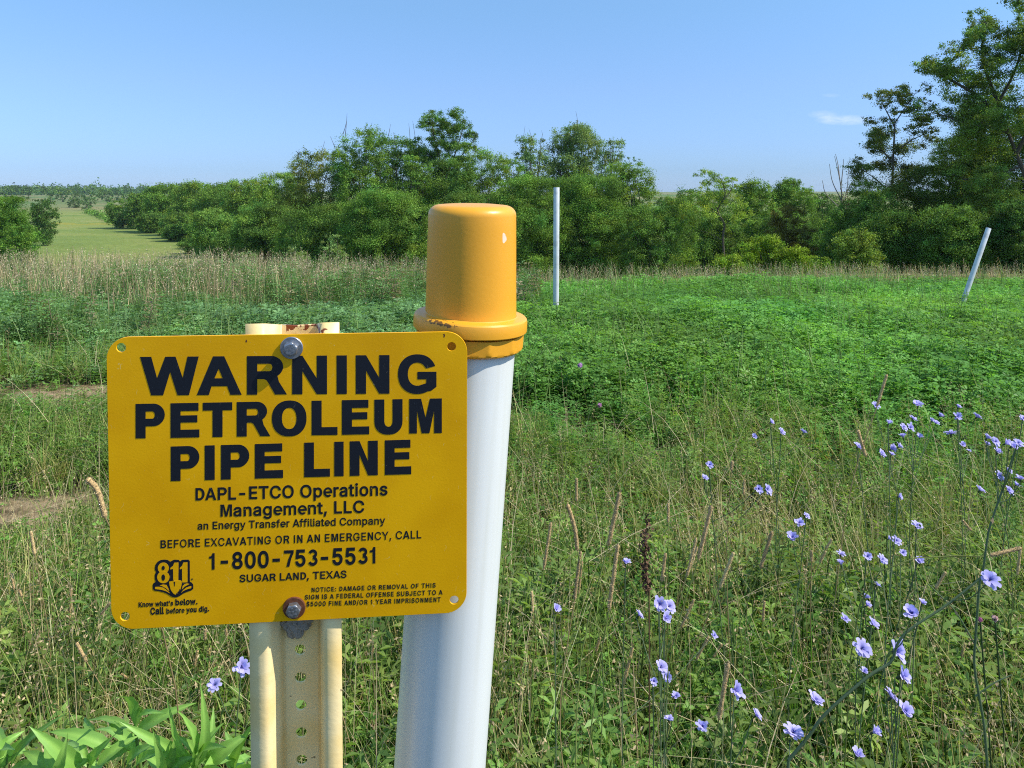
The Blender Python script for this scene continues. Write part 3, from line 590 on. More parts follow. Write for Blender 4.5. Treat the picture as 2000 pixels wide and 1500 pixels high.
    '36,-2 210,-7|t227;204,379 204,327 6,327 6,379;65,471 126,471 126,98 127,83 130,70 136,61 144,55 156,51 170,50 185,51 202,54 213,2 207,0 200,-2 192,-3 184,-3 176,-4 168,-4 138,-1 11'
    '3,7 92,21 77,41 68,64 65,93|u410;182,-5 158,-3 135,2 115,11 97,23 82,39 69,59 60,82 54,109 53,139 53,379 114,379 114,144 116,117 124,94 137,75 154,61 175,53 200,50 218,51 234,55 24'
    '9,62 263,71 274,83 283,97 290,113 295,132 296,153 296,379 357,379 357,0 298,0 298,92 307,92 294,60 277,35 257,17 234,5 209,-3|w567;138,0 23,379 87,379 133,214 140,190 147,164 154,1'
    '37 161,107 168,75 175,41 165,41 172,74 179,105 186,135 192,163 199,189 206,214 252,379 316,379 362,214 368,189 375,163 382,136 388,106 395,75 402,41 391,41 399,75 406,106 413,135 4'
    '20,163 427,189 434,214 480,379 545,379 429,0 368,0 319,172 305,225 300,243 295,262 291,280 277,338 291,338 277,280 263,225 258,207 253,189 248,172 199,0|y389;47,-139 61,-86 71,-87 '
    '83,-89 94,-90 104,-89 113,-86 122,-81 130,-74 138,-64 145,-51 151,-36 163,-1 17,379 84,379 165,155 173,132 180,109 187,87 193,64 199,42 206,21 184,21 190,42 196,64 202,87 209,110 2'
    '16,132 224,155 305,379 371,379 204,-58 196,-77 187,-93 177,-107 165,-119 153,-128 139,-136 125,-141 109,-144 91,-145 82,-145 73,-144 65,-143 57,-142 52,-140| 188;')

# --- small lettering: outlines of a plain sans, 1000 units to the em
GLYPHS = {}
for rec in GLYPH_DATA.split('|'):
    ch = rec[0]; parts = rec[1:].split(';')
    GLYPHS[ch] = (int(parts[0]), [[tuple(int(v) for v in p.split(',')) for p in q.split()] for q in parts[1:] if q])
GLYPHS['I'] = (185, [[(60, 0), (60, 509), (125, 509), (125, 0)]])
GLYPHS['1'] = (370, [[(165, 0), (165, 352), (62, 352), (62, 398), (110, 404), (142, 420), (163, 448), (176, 509), (231, 509), (231, 0)]])
CAPH = 509.0
def stroke(pts, wd):
    p = np.array(pts, dtype=float); t = unit(np.gradient(p, axis=0)); nn = np.stack([-t[:, 1], t[:, 0]], -1) * wd / 2
    return [tuple(q) for q in np.vstack([p + nn, (p - nn)[::-1]])]
BOLD = {   # heavy forms drawn directly
    'A': (482, [[(0, 0), (185, 509), (292, 509), (477, 0), (366, 0), (328, 110), (146, 110), (109, 0)], [(174, 196), (300, 196), (238, 385)]]),
    'M': (590, [[(50, 0), (50, 509), (202, 509), (295, 150), (388, 509), (540, 509), (540, 0), (443, 0), (443, 400), (342, 0), (248, 0), (147, 400), (147, 0)]]),
    'e': (412, [[(396, 150)] + arc(205, 190, 191, 202, 0, 322, 30) + arc(205, 190, 97, 112, 308, 202, 10), arc(205, 226, 94, 86, 0, 180, 14)]),
    '7': (420, [[(36, 509), (392, 509), (392, 425), (300, 240), (232, 0), (122, 0), (190, 220), (285, 412), (36, 412)]]),
    '3': (415, [stroke(arc(203, 368, 115, 93, 165, -88, 18), 96), stroke(arc(203, 146, 130, 100, 88, -165, 18), 98)]),
    'D': (470, [[(55, 0), (55, 509), (230, 509)] + arc(225, 254.5, 222, 254.5, 88, -88, 20) + [(230, 0)], [(157, 90), (157, 419), (215, 419)] + arc(215, 254.5, 124, 164.5, 88, -88, 14) + [(215, 90)]]),
    'R': (490, [[(55, 0), (55, 509), (290, 509)] + arc(290, 362, 160, 147, 88, -62, 14) + [(470, 0), (352, 0), (265, 195), (157, 195), (157, 0)], [(157, 285), (157, 420), (280, 420)] + arc(280, 352, 64, 68, 80, -80, 10) + [(280, 285)]]),
    'B': (490, [[(55, 0), (55, 509), (290, 509)] + arc(290, 378, 145, 131, 88, -58, 12) + arc(300, 145, 165, 145, 58, -88, 14) + [(290, 0)], [(157, 305), (157, 424), (275, 424)] + arc(275, 364, 62, 60, 80, -80, 8) + [(275, 305)], [(157, 88), (157, 222), (285, 222)] + arc(285, 155, 75, 67, 80, -80, 8) + [(285, 88)]]),
    'P': (470, [[(55, 0), (55, 509), (285, 509)] + arc(285, 348, 165, 161, 88, -88, 16) + [(157, 187), (157, 0)], [(157, 275), (157, 420), (275, 420)] + arc(275, 347, 70, 72, 80, -80, 10) + [(275, 275)]]),
    'N': (495, [[(55, 0), (55, 509), (160, 509), (345, 175), (345, 509), (440, 509), (440, 0), (335, 0), (150, 334), (150, 0)]]),
    '1': (393, [[(150, 0), (150, 345), (52, 345), (52, 408), (110, 416), (150, 440), (172, 509), (254, 509), (254, 0)]]),
}
def tidy(q, d=9):
    o = [q[0]]
    for p in q[1:]:
        if math.dist(p, o[-1]) > d: o.append(p)
    if math.dist(o[0], o[-1]) <= d: o.pop()
    return o
def embolden(poly, k):
    p = np.array(poly, dtype=float); a = p - np.roll(p, 1, 0); b_ = np.roll(p, -1, 0) - p
    na = unit(np.stack([a[:, 1], -a[:, 0]], -1)); nb = unit(np.stack([b_[:, 1], -b_[:, 0]], -1))
    m = na + nb; den = np.maximum((m * m).sum(1, keepdims=True), 0.6)
    return p + 2 * k * m / den
def area(poly):
    p = np.array(poly); q = np.roll(p, -1, 0); return 0.5 * (p[:, 0] * q[:, 1] - p[:, 1] * q[:, 0]).sum()
def by_letter(polys):
    """outer outlines, each with the holes inside it"""
    bb = [(min(p[0] for p in q), max(p[0] for p in q), min(p[1] for p in q), max(p[1] for p in q)) for q in polys]
    inside = [[j for j in range(len(polys)) if j != i and bb[j][0] < bb[i][0] and bb[j][1] > bb[i][1] and bb[j][2] < bb[i][2] and bb[j][3] > bb[i][3]] for i in range(len(polys))]
    return [[q] + [polys[j] for j in range(len(polys)) if i in inside[j]] for i, q in enumerate(polys) if not inside[i]]
def text_polys(runs, xl, xr, yl, yr, track=0):
    """runs: (text, cap height in px, boldness, width factor); fitted between xl and xr on the baseline yl..yr"""
    P_ = []; x = 0.0; groups = []
    for txt, h, k, wf in runs:
        s = h / (CAPH + k)
        for ch in txt:
            bold = ch in BOLD; adv, polys = BOLD[ch] if bold else GLYPHS[ch]
            sgn_ = 1
            if polys: sgn_ = 1 if max((area(q) for q in polys), key=abs) > 0 else -1
            if not bold: polys = [tidy(q) for q in polys]
            lev = 0
            for q in polys:
                outer = (ch == '3' or q is polys[0]) if bold else (area(q) > 0) == (sgn_ > 0)
                e_ = np.array(q, dtype=float) if bold else embolden(q, k * sgn_)
                if bold: e_ = (e_ - (0, 254)) * (1, (CAPH + k) / CAPH) + (0, 254)
                if outer: groups.append([lev]); lev += 1
                groups[-1].append(len(P_)); P_.append([(x + px * s * wf, (py + k * 0.5) * s) for px, py in e_])
            x += (adv + (0 if bold else k * 1.2) + track) * s * wf
    mn = min(p[0] for q in P_ for p in q); mxx = max(p[0] for q in P_ for p in q)
    out_ = []
    for q in P_:
        r = []
        for px, py in q:
            t = (px - mn) / (mxx - mn); X = xl + t * (xr - xl); r.append(suv(X, yl + (yr - yl) * t - py))
        out_.append(r)
    return [(g_[0], [out_[i] for i in g_[1:]]) for g_ in groups]
lines = [[(0, g_) for g_ in by_letter(q)] for q in lines]
lines += [
    text_polys([('DAPL-ETCO Operations', 24.3, 19, 1)], 382, 757, 977.5, 967),
    text_polys([('Management, LLC', 23.5, 19, 1)], 430.8, 711.7, 1009, 1001),
    text_polys([('an Energy Transfer Affiliated Company', 14.6, 15, 1)], 386, 752.5, 1034.2, 1023.6),
    text_polys([('BEFORE EXCAVATING OR IN AN EMERGENCY, CALL', 15.3, 10, 1)], 313.7, 823, 1070.5, 1051, 25),
    text_polys([('1-800-753-5531', 32.0, 24, 1)], 408.7, 733.3, 1112.6, 1100.2),
    text_polys([('SUGAR LAND, TEXAS', 14.2, 17, 1)], 468, 677, 1136.8, 1128.2),
    text_polys([('NOTICE: DAMAGE OR REMOVAL OF THIS', 8.6, 15, 1)], 608.7, 851, 1156.2, 1147, 60),
    text_polys([('SIGN IS A FEDERAL OFFENSE SUBJECT TO A', 8.8, 15, 1)], 595.5, 864.5, 1170.8, 1160.8, 60),
    text_polys([('$5000 FINE AND/OR 1 YEAR IMPRISONMENT', 8.8, 15, 1)], 598.7, 860.7, 1184.2, 1175, 60),
    text_polys([("Know what's ", 9.2, 26, 0.85), ('below.', 11.6, 32, 0.85)], 271, 386, 1185.4, 1180),
    text_polys([('Call ', 13.2, 30, 0.8), ('before you dig.', 10.2, 30, 0.85)], 293.7, 408.7, 1200.3, 1193.5)]
for q in lines:
    sgn('lettering', join_meshes('lettering', [fill2d('letter', g_, 0.00008, 0.00012 + .00002 * lv_) for lv_, g_ in q]), M_INK, panel, Matrix.Identity(4))

# --- the call-before-you-dig emblem: number over a spade and an open book
def zp(pts): return [suv(180 + x / 4.0, 910 + y / 4.0) for x, y in pts]
sil = [(491, 790), (497, 768), (512, 748), (535, 735), (562, 731), (590, 734), (610, 748), (628, 738), (640, 732), (675, 733), (688, 745), (703, 733), (752, 731), (763, 742),
       (764, 903), (778, 911), (790, 926), (791, 958), (780, 970), (748, 981), (715, 994), (690, 1012), (664, 1025), (640, 1027), (616, 1018), (590, 1000), (560, 987), (522, 978),
       (488, 974), (475, 962), (473, 930), (481, 914), (497, 906), (490, 880), (490, 850), (500, 828), (491, 808)]
dark = [sil]
ylw = [arc(557, 797, 43, 43, 0, 350, 28), arc(557, 868, 48, 47, 0, 350, 28),
       [(612, 795), (632, 780), (642, 755), (675, 754), (674, 893), (634, 894), (633, 803), (612, 808)],
       [(686, 795), (704, 778), (712, 754), (745, 752), (746, 908), (704, 909), (703, 802), (686, 807)]]
spade = [(602, 902), (620, 900), (630, 893), (690, 892), (700, 899), (700, 925), (690, 965), (672, 992), (654, 1005), (636, 996), (616, 968), (606, 930)]
pageL = [(493, 944), (522, 943), (556, 951), (590, 975), (610, 995), (580, 978), (545, 967), (492, 960)]
pageL2 = [(528, 932), (555, 925), (582, 930), (596, 958), (604, 978), (578, 955), (552, 940)]
pageR = [(775, 937), (775, 953), (740, 963), (712, 976), (694, 992), (712, 968), (738, 948)]
pageR2 = [(760, 922), (745, 917), (725, 920), (708, 936), (702, 965), (722, 942)]
det = [arc(557, 795, 12, 17, 0, 350, 20), arc(557, 870, 14, 25, 0, 350, 20)]
det2 = [[(628, 886), (636, 886), (637, 897), (630, 897)], [(638, 903), (650, 903), (646, 940), (642, 940)], [(655, 998), (676, 978), (686, 958), (690, 962), (678, 984), (658, 1002)]]
def multi(name, items, mats):
    """several flat outlines as one mesh with more than one material"""
    bm = bmesh.new()
    for polys, hh, z, mi in items:
        m_ = fill2d(name, polys, hh, z); n0 = len(bm.faces); bm.from_mesh(m_); bm.faces.ensure_lookup_table()
        for f in bm.faces[n0:]: f.material_index = mi
    me = bpy.data.meshes.new(name); bm.to_mesh(me); bm.free()
    for m_ in mats: me.materials.append(m_)
    return me
em_items = [([zp(q) for q in dark], .00008, .00012, 0), ([zp(ylw[0])], .00004, .00026, 1), ([zp(ylw[1])], .00004, .00030, 1), ([zp(q) for q in ylw[2:]], .00004, .00026, 1),
            ([zp(spade)], .00004, .00034, 1), ([zp(q) for q in (pageL, pageL2, pageR, pageR2)], .00004, .00026, 1), ([zp(q) for q in det + det2], .00004, .00042, 0),
            ([zp(arc(781, 885, 7, 7, 0, 350, 14)), zp(arc(781, 885, 4.5, 4.5, 0, 350, 14))], .00005, .00012, 0)]
sgn('emblem', multi('emblem', em_items, [M_INK, M_SIGN]), None, panel, Matrix.Identity(4))

chips = [[suv(180 + x / 4.0, 600 + y / 4.0) for x, y in [(1200, 258), (1208, 252), (1212, 268), (1204, 278), (1198, 268)]], [suv(580 + x / 4.0, 600 + y / 4.0) for x, y in [(1140, 212), (1152, 206), (1158, 222), (1150, 240), (1143, 230), (1148, 222)]]]
for q in chips: sgn('paint_chip', fill2d('paint_chip', [q], .00003, .00005), M_RUST, panel, Matrix.Identity(4))

# --- post: a channel with flanges against the back of the sign and a web full of holes
pl0, pr0 = suv(478, 638, -0.002), suv(663, 638, -0.002)
pl1, pr1 = suv(490, 1495, -0.002), suv(668.5, 1495, -0.002)
PTOP = suv(570, 631, -0.002)[1]
pc0 = ((pl0[0] + pr0[0]) / 2, pl0[1]); pc1 = ((pl1[0] + pr1[0]) / 2, pl1[1])
pang = math.atan2(pc0[0] - pc1[0], pc0[1] - pc1[1])
half = (pr0[0] - pl0[0] + pr1[0] - pl1[0]) / 4
POST_L = Matrix.Translation((pc0[0], pc0[1], -0.0022)) @ Matrix.Rotation(-pang, 4, 'Z')
ptop = PTOP - pc0[1]; pbot = ptop - 1.62
post = empty('post'); post.parent = sign; post.matrix_local = OFF @ POST_L
t_ = 0.0028
cl = [(-half + .0002, -.0016), (-half + .012, -.0014), (-half + .0138, -.0018), (-half + .0158, -.0036), (-half + .0170, -.0065), (-half + .0215, -.0265), (-half + .0232, -.0292), (-half + .0250, -.0302)]
wx = half - .0250
def prof(sgn_):
    p = np.array([(x * sgn_, z) for x, z in cl]); t = unit(np.gradient(p, axis=0)); nn = np.stack([-t[:, 1], t[:, 0]], -1) * sgn_
    a = p + nn * t_ / 2; b_ = p - nn * t_ / 2
    loop = np.vstack([a, b_[::-1]])
    ys = np.linspace(pbot, ptop, 40); m = len(loop)
    V = np.concatenate([np.stack([loop[:, 0], np.full(m, y), loop[:, 1]], -1) for y in ys])
    i = np.arange(len(ys) - 1)[:, None] * m; j = np.arange(m)[None, :]; j2 = (j + 1) % m
    Q = np.stack([i + j, i + j2, i + m + j2, i + m + j], -1).reshape(-1, 4)
    k = len(cl); base = (len(ys) - 1) * m
    capq = np.array([[base + q, base + q + 1, base + m - 2 - q, base + m - 1 - q] for q in range(k - 1)])
    V[base:, 1] += V[base:, 2] * .25
    return mesh_np('side', V, np.vstack([Q, capq]), smooth=False)
wl = -half + .0250
holesP = []
pmat = (SIGN_M @ POST_L).inverted()
def post_xy(px, py, z):
    m = SIGN_M @ POST_L; o = m @ Vector((0, 0, z)); n_ = (m.to_3x3() @ Vector((0, 0, 1))); c = Vector((0, 0, CH)); d = Vector(((px - 1000) / F, 1, -(py - HZ) / F))
    q = m.inverted() @ (c + d * ((o - c).dot(n_) / d.dot(n_))); return q.x, q.y
hx, hy = post_xy(586.5, 1268, -.0302); hx2, hy2 = post_xy(589.5, 1483, -.0302)
pitch = (hy - hy2) / 4.0
webs = [(wl, pbot), (-wl, pbot), (-wl, ptop - 0.0078), (wl * 0.2, ptop - 0.0086), (wl, ptop - 0.0076)]
for k in range(-12, 40):
    yy = hy - k * pitch
    if pbot + .02 < yy < ptop - .015: holesP.append(arc(hx + (hx2 - hx) * k / 4.0, yy, .0054, .0054, 0, 345, 23))
me = join_meshes('channel', [prof(1), prof(-1), fill2d('web', [webs] + holesP, t_ / 2 - .0003, -.0302, .0003, 0)])
sgn('channel', me, M_POST, post, Matrix.Identity(4))

# --- bolts
def bolt(px, py, rust, rot):
    bx, by = suv(px, py)
    root = empty('bolt'); root.parent = sign; root.matrix_local = OFF @ Matrix.Translation((bx, by, 0)) @ Matrix.Rotation(rot, 4, 'Z')
    if rust: root['label'] = 'lower bolt with a rusty brown washer'
    else: root['label'] = 'upper bolt with a clean grey washer'
    wsh = lathe('washer', [(0.004, 0.0), (0.0094, 0.0), (0.0097, 0.0003), (0.0097, 0.0016), (0.0093, 0.0020), (0.003, 0.0020)], 48)
    o = link('washer', wsh, M_RUST if rust else M_STEEL, root)
    z0 = 0.0021
    def hexr(r, z, ph):
        ap = 0.0056; a = (ph % (math.pi / 3)) - math.pi / 6
        return np.minimum(ap / np.cos(a), r) if r < 0.02 else ap / np.cos(a)
    hd = lathe('hex_head', [(0.03, z0), (0.03, z0 + .0042), (0.0061, z0 + .0048), (0.0055, z0 + .0053), (0.0045, z0 + .0055), (0.0001, z0 + .0055)], 96, hexr)
    for p in hd.polygons: p.use_smooth = False
    marks = []
    for k in range(5):
        a = k * 1.2566 + .4; marks.append([(0.0031 * math.cos(a) + dx, 0.0031 * math.sin(a) + dy) for dx, dy in arc(0, 0, .0010, .0005, 0, 340, 9)])
    marks.append(arc(0, 0, .0007, .0007, 0, 330, 9))
    link('hex_head', join_meshes('hex_head', [hd, fill2d('stamp', marks, .0002, z0 + .0056)]), M_STEEL, root)
bolt(570, 679, False, 0.35)
bolt(575, 1186, True, 0.1)

# --- grey mud daubed on the web under the lower bolt
def mud():
    cx, cy = post_xy(577, 1216, -.026)
    bm = bmesh.new(); bmesh.ops.create_icosphere(bm, subdivisions=4, radius=1.0)
    for v in bm.verts:
        c = v.co.copy(); nz_ = 0.55 + 0.95 * float(fbm(np.array([c.x * 3 + c.z * 2]), np.array([c.y * 3 - c.z]), 0.7, 21)[0])
        ww = 1.0 if c.y > 0 else 1.0 - 0.35 * abs(c.y)
        v.co = Vector((c.x * .0135 * nz_ * ww, c.y * .0115 * nz_, c.z * .006 * nz_))
    me = bpy.data.meshes.new('mud_lump'); bm.to_mesh(me); bm.free()
    o = link('mud_lump', me, M_MUD, post); o.matrix_local = Matrix.Translation((cx, cy, -.026)); o['label'] = 'grey dried mud lump under the lower bolt'
mud()

# ------------------------------------------------------------------ white pipe with yellow cap
PA, PB = P(914, 700, 0.742), P(859, 1500, 0.756)
axis = (PA - PB).normalized()
PX = 0.742 / F
def along(py): return (700 - py) * PX * 1.0025      # height on the axis above PA for an axis row
foot = PA - axis * (PA.z / axis.z)
xa = Vector((1, 0, 0)); xa = (xa - xa.dot(axis) * axis).normalized(); ya = axis.cross(xa)
vent = empty('vent_pipe', foot, 'thick white pipe with a yellow cap leaning behind the warning sign', 'pipe')
PM = Matrix(((xa.x, ya.x, axis.x, 0), (xa.y, ya.y, axis.y, 0), (xa.z, ya.z, axis.z, 0), (0, 0, 0, 1)))
Lz = (PA - foot).length
M_PVC, nt, b = mat('white_plastic', (0.78, 0.80, 0.80), 0.33, 0.5)
tcn = N(nt, 'ShaderNodeTexCoord')
n1 = N(nt, 'ShaderNodeTexNoise', Scale=5.0, Detail=5.0); nt.links.new(tcn.outputs['Object'], n1.inputs['Vector'])
r1 = N(nt, 'ShaderNodeValToRGB'); r1.color_ramp.elements[0].color = (0.70, 0.715, 0.68, 1); r1.color_ramp.elements[1].color = (0.75, 0.765, 0.735, 1)
nt.links.new(n1.outputs[0], r1.inputs[0])
n2 = N(nt, 'ShaderNodeTexVoronoi', Scale=38.0); n2.feature = 'F1'; nt.links.new(tcn.outputs['Object'], n2.inputs['Vector'])
n5 = N(nt, 'ShaderNodeTexNoise', Scale=9.0); nt.links.new(tcn.outputs['Object'], n5.inputs['Vector'])
spk = M(nt, 'MULTIPLY', M(nt, 'LESS_THAN', n2.outputs['Distance'], 0.085), M(nt, 'GREATER_THAN', n5.outputs[0], 0.5))
mB = nt.nodes.new('ShaderNodeMix'); mB.data_type = 'RGBA'
nt.links.new(M(nt, 'MULTIPLY', spk, 0.85), mB.inputs[0]); nt.links.new(r1.outputs[0], mB.inputs[6]); mB.inputs[7].default_value = (0.05, 0.05, 0.05, 1)
mps = N(nt, 'ShaderNodeMapping'); mps.inputs['Scale'].default_value = (55, 55, 2.2); nt.links.new(tcn.outputs['Object'], mps.inputs[0])
ns_ = N(nt, 'ShaderNodeTexNoise', Scale=1.0, Detail=4.0); nt.links.new(mps.outputs[0], ns_.inputs['Vector'])
rs_ = N(nt, 'ShaderNodeValToRGB'); rs_.color_ramp.elements[0].position = .30; rs_.color_ramp.elements[0].color = (.90, .89, .85, 1); rs_.color_ramp.elements[1].position = .55; nt.links.new(ns_.outputs[0], rs_.inputs[0])
ms_ = nt.nodes.new('ShaderNodeMix'); ms_.data_type = 'RGBA'; ms_.blend_type = 'MULTIPLY'; ms_.inputs[0].default_value = 1.0     # faint rain streaks and chalking
nt.links.new(mB.outputs[2], ms_.inputs[6]); nt.links.new(rs_.outputs[0], ms_.inputs[7])
nt.links.new(ms_.outputs[2], b.inputs['Base Color'])
n6 = N(nt, 'ShaderNodeTexNoise', Scale=25.0, Detail=3.0); nt.links.new(tcn.outputs['Object'], n6.inputs['Vector'])
bp = N(nt, 'ShaderNodeBump'); bp.inputs['Strength'].default_value = 0.06; bp.inputs['Distance'].default_value = 0.003
nt.links.new(n6.outputs[0], bp.inputs['Height']); nt.links.new(bp.outputs[0], b.inputs['Normal'])

def yellow(name, stain=None, scuff=None):
    m, nt, b = mat(name, (0.80, 0.40, 0.035), 0.36, 0.45)
    tcn = N(nt, 'ShaderNodeTexCoord'); sp = N(nt, 'ShaderNodeSeparateXYZ'); nt.links.new(tcn.outputs['Object'], sp.inputs[0])
    n1 = N(nt, 'ShaderNodeTexNoise', Scale=18.0, Detail=5.0); nt.links.new(tcn.outputs['Object'], n1.inputs['Vector'])
    r1 = N(nt, 'ShaderNodeValToRGB'); r1.color_ramp.elements[0].color = (0.78, 0.345, 0.02, 1); r1.color_ramp.elements[1].color = (0.86, 0.40, 0.028, 1)
    nt.links.new(n1.outputs[0], r1.inputs[0]); col = r1.outputs[0]
    nf = N(nt, 'ShaderNodeTexNoise', Scale=190.0, Detail=4.0); nt.links.new(tcn.outputs['Object'], nf.inputs['Vector'])
    for box, c, amt, thr in (stain, scuff):
        (cx, wx_), (cz, wz_) = box
        e_ = M(nt, 'ADD', M(nt, 'POWER', M(nt, 'DIVIDE', M(nt, 'SUBTRACT', sp.outputs['X'], cx), wx_), 2.0), M(nt, 'POWER', M(nt, 'DIVIDE', M(nt, 'SUBTRACT', sp.outputs['Z'], cz), wz_), 2.0))
        f_ = M(nt, 'MULTIPLY', M(nt, 'LESS_THAN', sp.outputs['Y'], 0.0), M(nt, 'GREATER_THAN', M(nt, 'SUBTRACT', nf.outputs[0], M(nt, 'MULTIPLY', e_, 0.35)), thr))
        mB = nt.nodes.new('ShaderNodeMix'); mB.data_type = 'RGBA'
        nt.links.new(M(nt, 'MULTIPLY', f_, amt), mB.inputs[0]); nt.links.new(col, mB.inputs[6]); mB.inputs[7].default_value = (*c, 1); col = mB.outputs[2]
    nt.links.new(col, b.inputs['Base Color'])
    bp = N(nt, 'ShaderNodeBump'); bp.inputs['Strength'].default_value = 0.08; bp.inputs['Distance'].default_value = 0.001
    n4 = N(nt, 'ShaderNodeTexNoise', Scale=260.0, Detail=2.0); nt.links.new(tcn.outputs['Object'], n4.inputs['Vector'])
    nt.links.new(n4.outputs[0], bp.inputs['Height']); nt.links.new(bp.outputs[0], b.inputs['Normal'])
    return m
SC = ((0.0312, 0.0022), (along(455) - along(612), 0.006))
M_CAP2 = yellow('yellow_cap_plastic', stain=(((-0.01, 0.004), (0.03, 0.003)), (0.45, 0.2, 0.03), 0.6, 0.52), scuff=(SC, (0.80, 0.68, 0.52), 0.9, 0.30))
M_CAP = yellow('yellow_plastic', stain=(((-0.024, 0.026), (along(616), 0.0035)), (0.10, 0.045, 0.015), 0.85, 0.42), scuff=(((0.0305, 0.0022), (along(455), 0.006)), (0.80, 0.68, 0.52), 0.9, 0.30))
def vpart(name, me, m, parent=None):
    o = link(name, me, m, parent or vent)
    if parent is None: o.matrix_local = Matrix.Translation(PA - foot) @ PM
    return o
vpart('pipe', lathe('pipe', [(0.0447, -Lz - 0.25), (0.0447, -0.4), (0.0447, -0.2), (0.0447, along(650))], 128), M_PVC)
# ribbed nut
zb, zt_ = along(677), along(644)
def nutr(r, z, ph):
    a = ((ph + 0.12) % (math.pi / 6)) - math.pi / 12
    flat = 0.0506 / np.cos(a)
    return np.minimum(flat, r)
vpart('nut', lathe('nut', [(0.0440, zb + .0006), (0.0480, zb), (0.0500, zb + .0012), (0.0514, zb + .0026), (0.0523, zb + .0045), (0.0532, zb + .0075), (0.0534, zt_ - .001), (0.0532, zt_), (0.0440, zt_ + .0004)], 240, nutr), M_CAP)
rb, rt = along(640.5), along(612)
cap_prof = [(0.0440, rb + .0012), (0.0530, rb), (0.0540, rb + .0003), (0.0547, rb + .0012), (0.0548, rb + .004), (0.0546, rt - .004), (0.0540, rt - .0018), (0.0526, rt - .0004), (0.0505, rt), (0.0470, rt + .0002), (0.0448, rt + .0005), (0.0440, rt + .0012), (0.0437, rt + .0035)]
ct = along(394)
cap_prof += [(0.0437 - 0.0016 * k / 8.0, rt + .0035 + (ct - .0105 - rt - .0035) * k / 8.0) for k in range(1, 9)]
for k in range(1, 9):
    a = math.radians(90 * k / 8.0); cap_prof.append((0.0421 - .0105 * (1 - math.cos(a)), ct - .0105 + .0095 * math.sin(a)))
cap_prof += [(0.024, ct - .0003), (0.012, ct), (0.0002, ct + .0001)]
kb = 12
vpart('collar', lathe('collar', cap_prof[:kb], 128), M_CAP)
co = link('cap', lathe('cap', [(r_, z_ - rt) for r_, z_ in cap_prof[kb - 1:]], 128), M_CAP2, vent)     # sits a touch crooked in its collar
co.matrix_local = Matrix.Translation(PA - foot) @ PM @ Matrix.Translation((0, 0, rt - .0022)) @ Matrix.Rotation(math.radians(-3.1), 4, 'Y')

# ------------------------------------------------------------------ the two marker pipes further out in the crop
def marker(base, top, r, label):
    base, top = Vector(base), Vector(top)
    e = empty('marker_pipe', base, label, 'marker pipe', 'white marker pipes out in the crop')
    L = (top - base).length
    me = lathe('pipe', [(r, -0.4), (r, 0.0), (r, L * .5), (r, L - .002), (r - .001, L), (r - .006, L), (r - .007, L - .002), (r - .007, L - .15), (0.0001, L - .15)], 40)
    o = link('pipe', me, M_PVC2, e); q = (top - base).to_track_quat('Z', 'Y'); o.matrix_local = q.to_matrix().to_4x4()
    return e
M_PVC2, nt, b = mat('weathered_white_plastic', (0.72, 0.74, 0.75), 0.4, 0.5)
n1 = N(nt, 'ShaderNodeTexNoise', Scale=12.0, Detail=6.0); r1 = N(nt, 'ShaderNodeValToRGB')
r1.color_ramp.elements[0].position = 0.3; r1.color_ramp.elements[0].color = (0.44, 0.45, 0.44, 1); r1.color_ramp.elements[1].position = 0.5; r1.color_ramp.elements[1].color = (0.62, 0.64, 0.65, 1)
tcn = N(nt, 'ShaderNodeTexCoord'); nt.links.new(tcn.outputs['Object'], n1.inputs['Vector']); nt.links.new(n1.outputs[0], r1.inputs[0]); nt.links.new(r1.outputs[0], b.inputs['Base Color'])
b0 = P(1085.5, 612, 8.5); marker((b0.x, b0.y, tzs(b0.x, b0.y) - .05), P(1087, 366, 8.5), 0.0325, 'upright white marker pipe standing in the green crop')
b0 = P(1876, 600, 9.2); marker(b0 - Vector((0.02, 0, 0.08)), P(1931, 446, 9.3), 0.029, 'white marker pipe tilted to the right at the far edge of the crop')

# ------------------------------------------------------------------ trees
def leaf_quads(c, nrm, L, W, col, fold=0.2):
    n = len(c); r = rng.normal(size=(n, 3)); t = unit(np.cross(nrm, r)); s = np.cross(nrm, t)
    L = np.broadcast_to(L, (n,))[:, None]; W = np.broadcast_to(W, (n,))[:, None]
    V = np.stack([c - t * L / 2, c + s * W / 2 + nrm * W * fold, c + t * L / 2, c - s * W / 2 + nrm * W * fold], 1).reshape(-1, 3)
    return V, np.arange(4 * n).reshape(n, 4), np.repeat(col, 4, 0)

def clumps(centres, radii, counts, leaf, col, up=0.25, var=0.30, flat=0.75):
    """leaf-sized faces gathered in clumps; each clump and each leaf has its own green"""
    idx = np.repeat(np.arange(len(centres)), counts)
    n = len(idx); c0 = centres[idx]; r0 = radii[idx]
    g_ = rng.normal(size=(n, 3)); dirs = unit(g_); g_ = dirs * rng.beta(1.9, 1.9, size=(n, 1)) * 2.35; an = np.exp(rng.normal(size=(len(centres), 3)) * .30)
    pos = c0 + g_ * .62 * r0[:, None] * an[idx] * np.array([1, 1, flat])   # loose, uneven tufts rather than balls
    nrm = unit(dirs * 0.5 + np.array([0, 0, up]) + rng.normal(size=(n, 3)) * 0.8)
    cl = 1 + rng.normal(size=(len(centres), 1)) * var * 0.8
    hue = rng.normal(size=(len(centres), 1)) * 0.10
    cc = .98 * np.array(col)[None] * cl * np.concatenate([1 + hue, np.ones_like(hue), 1 - hue], 1)
    lc = np.clip(cc[idx] * (1 + rng.normal(size=(n, 1)) * var), 0.004, 0.6)
    sz = leaf * (0.7 + 0.6 * rng.random(n))
    return leaf_quads(pos, nrm, sz, sz * 0.62, lc)

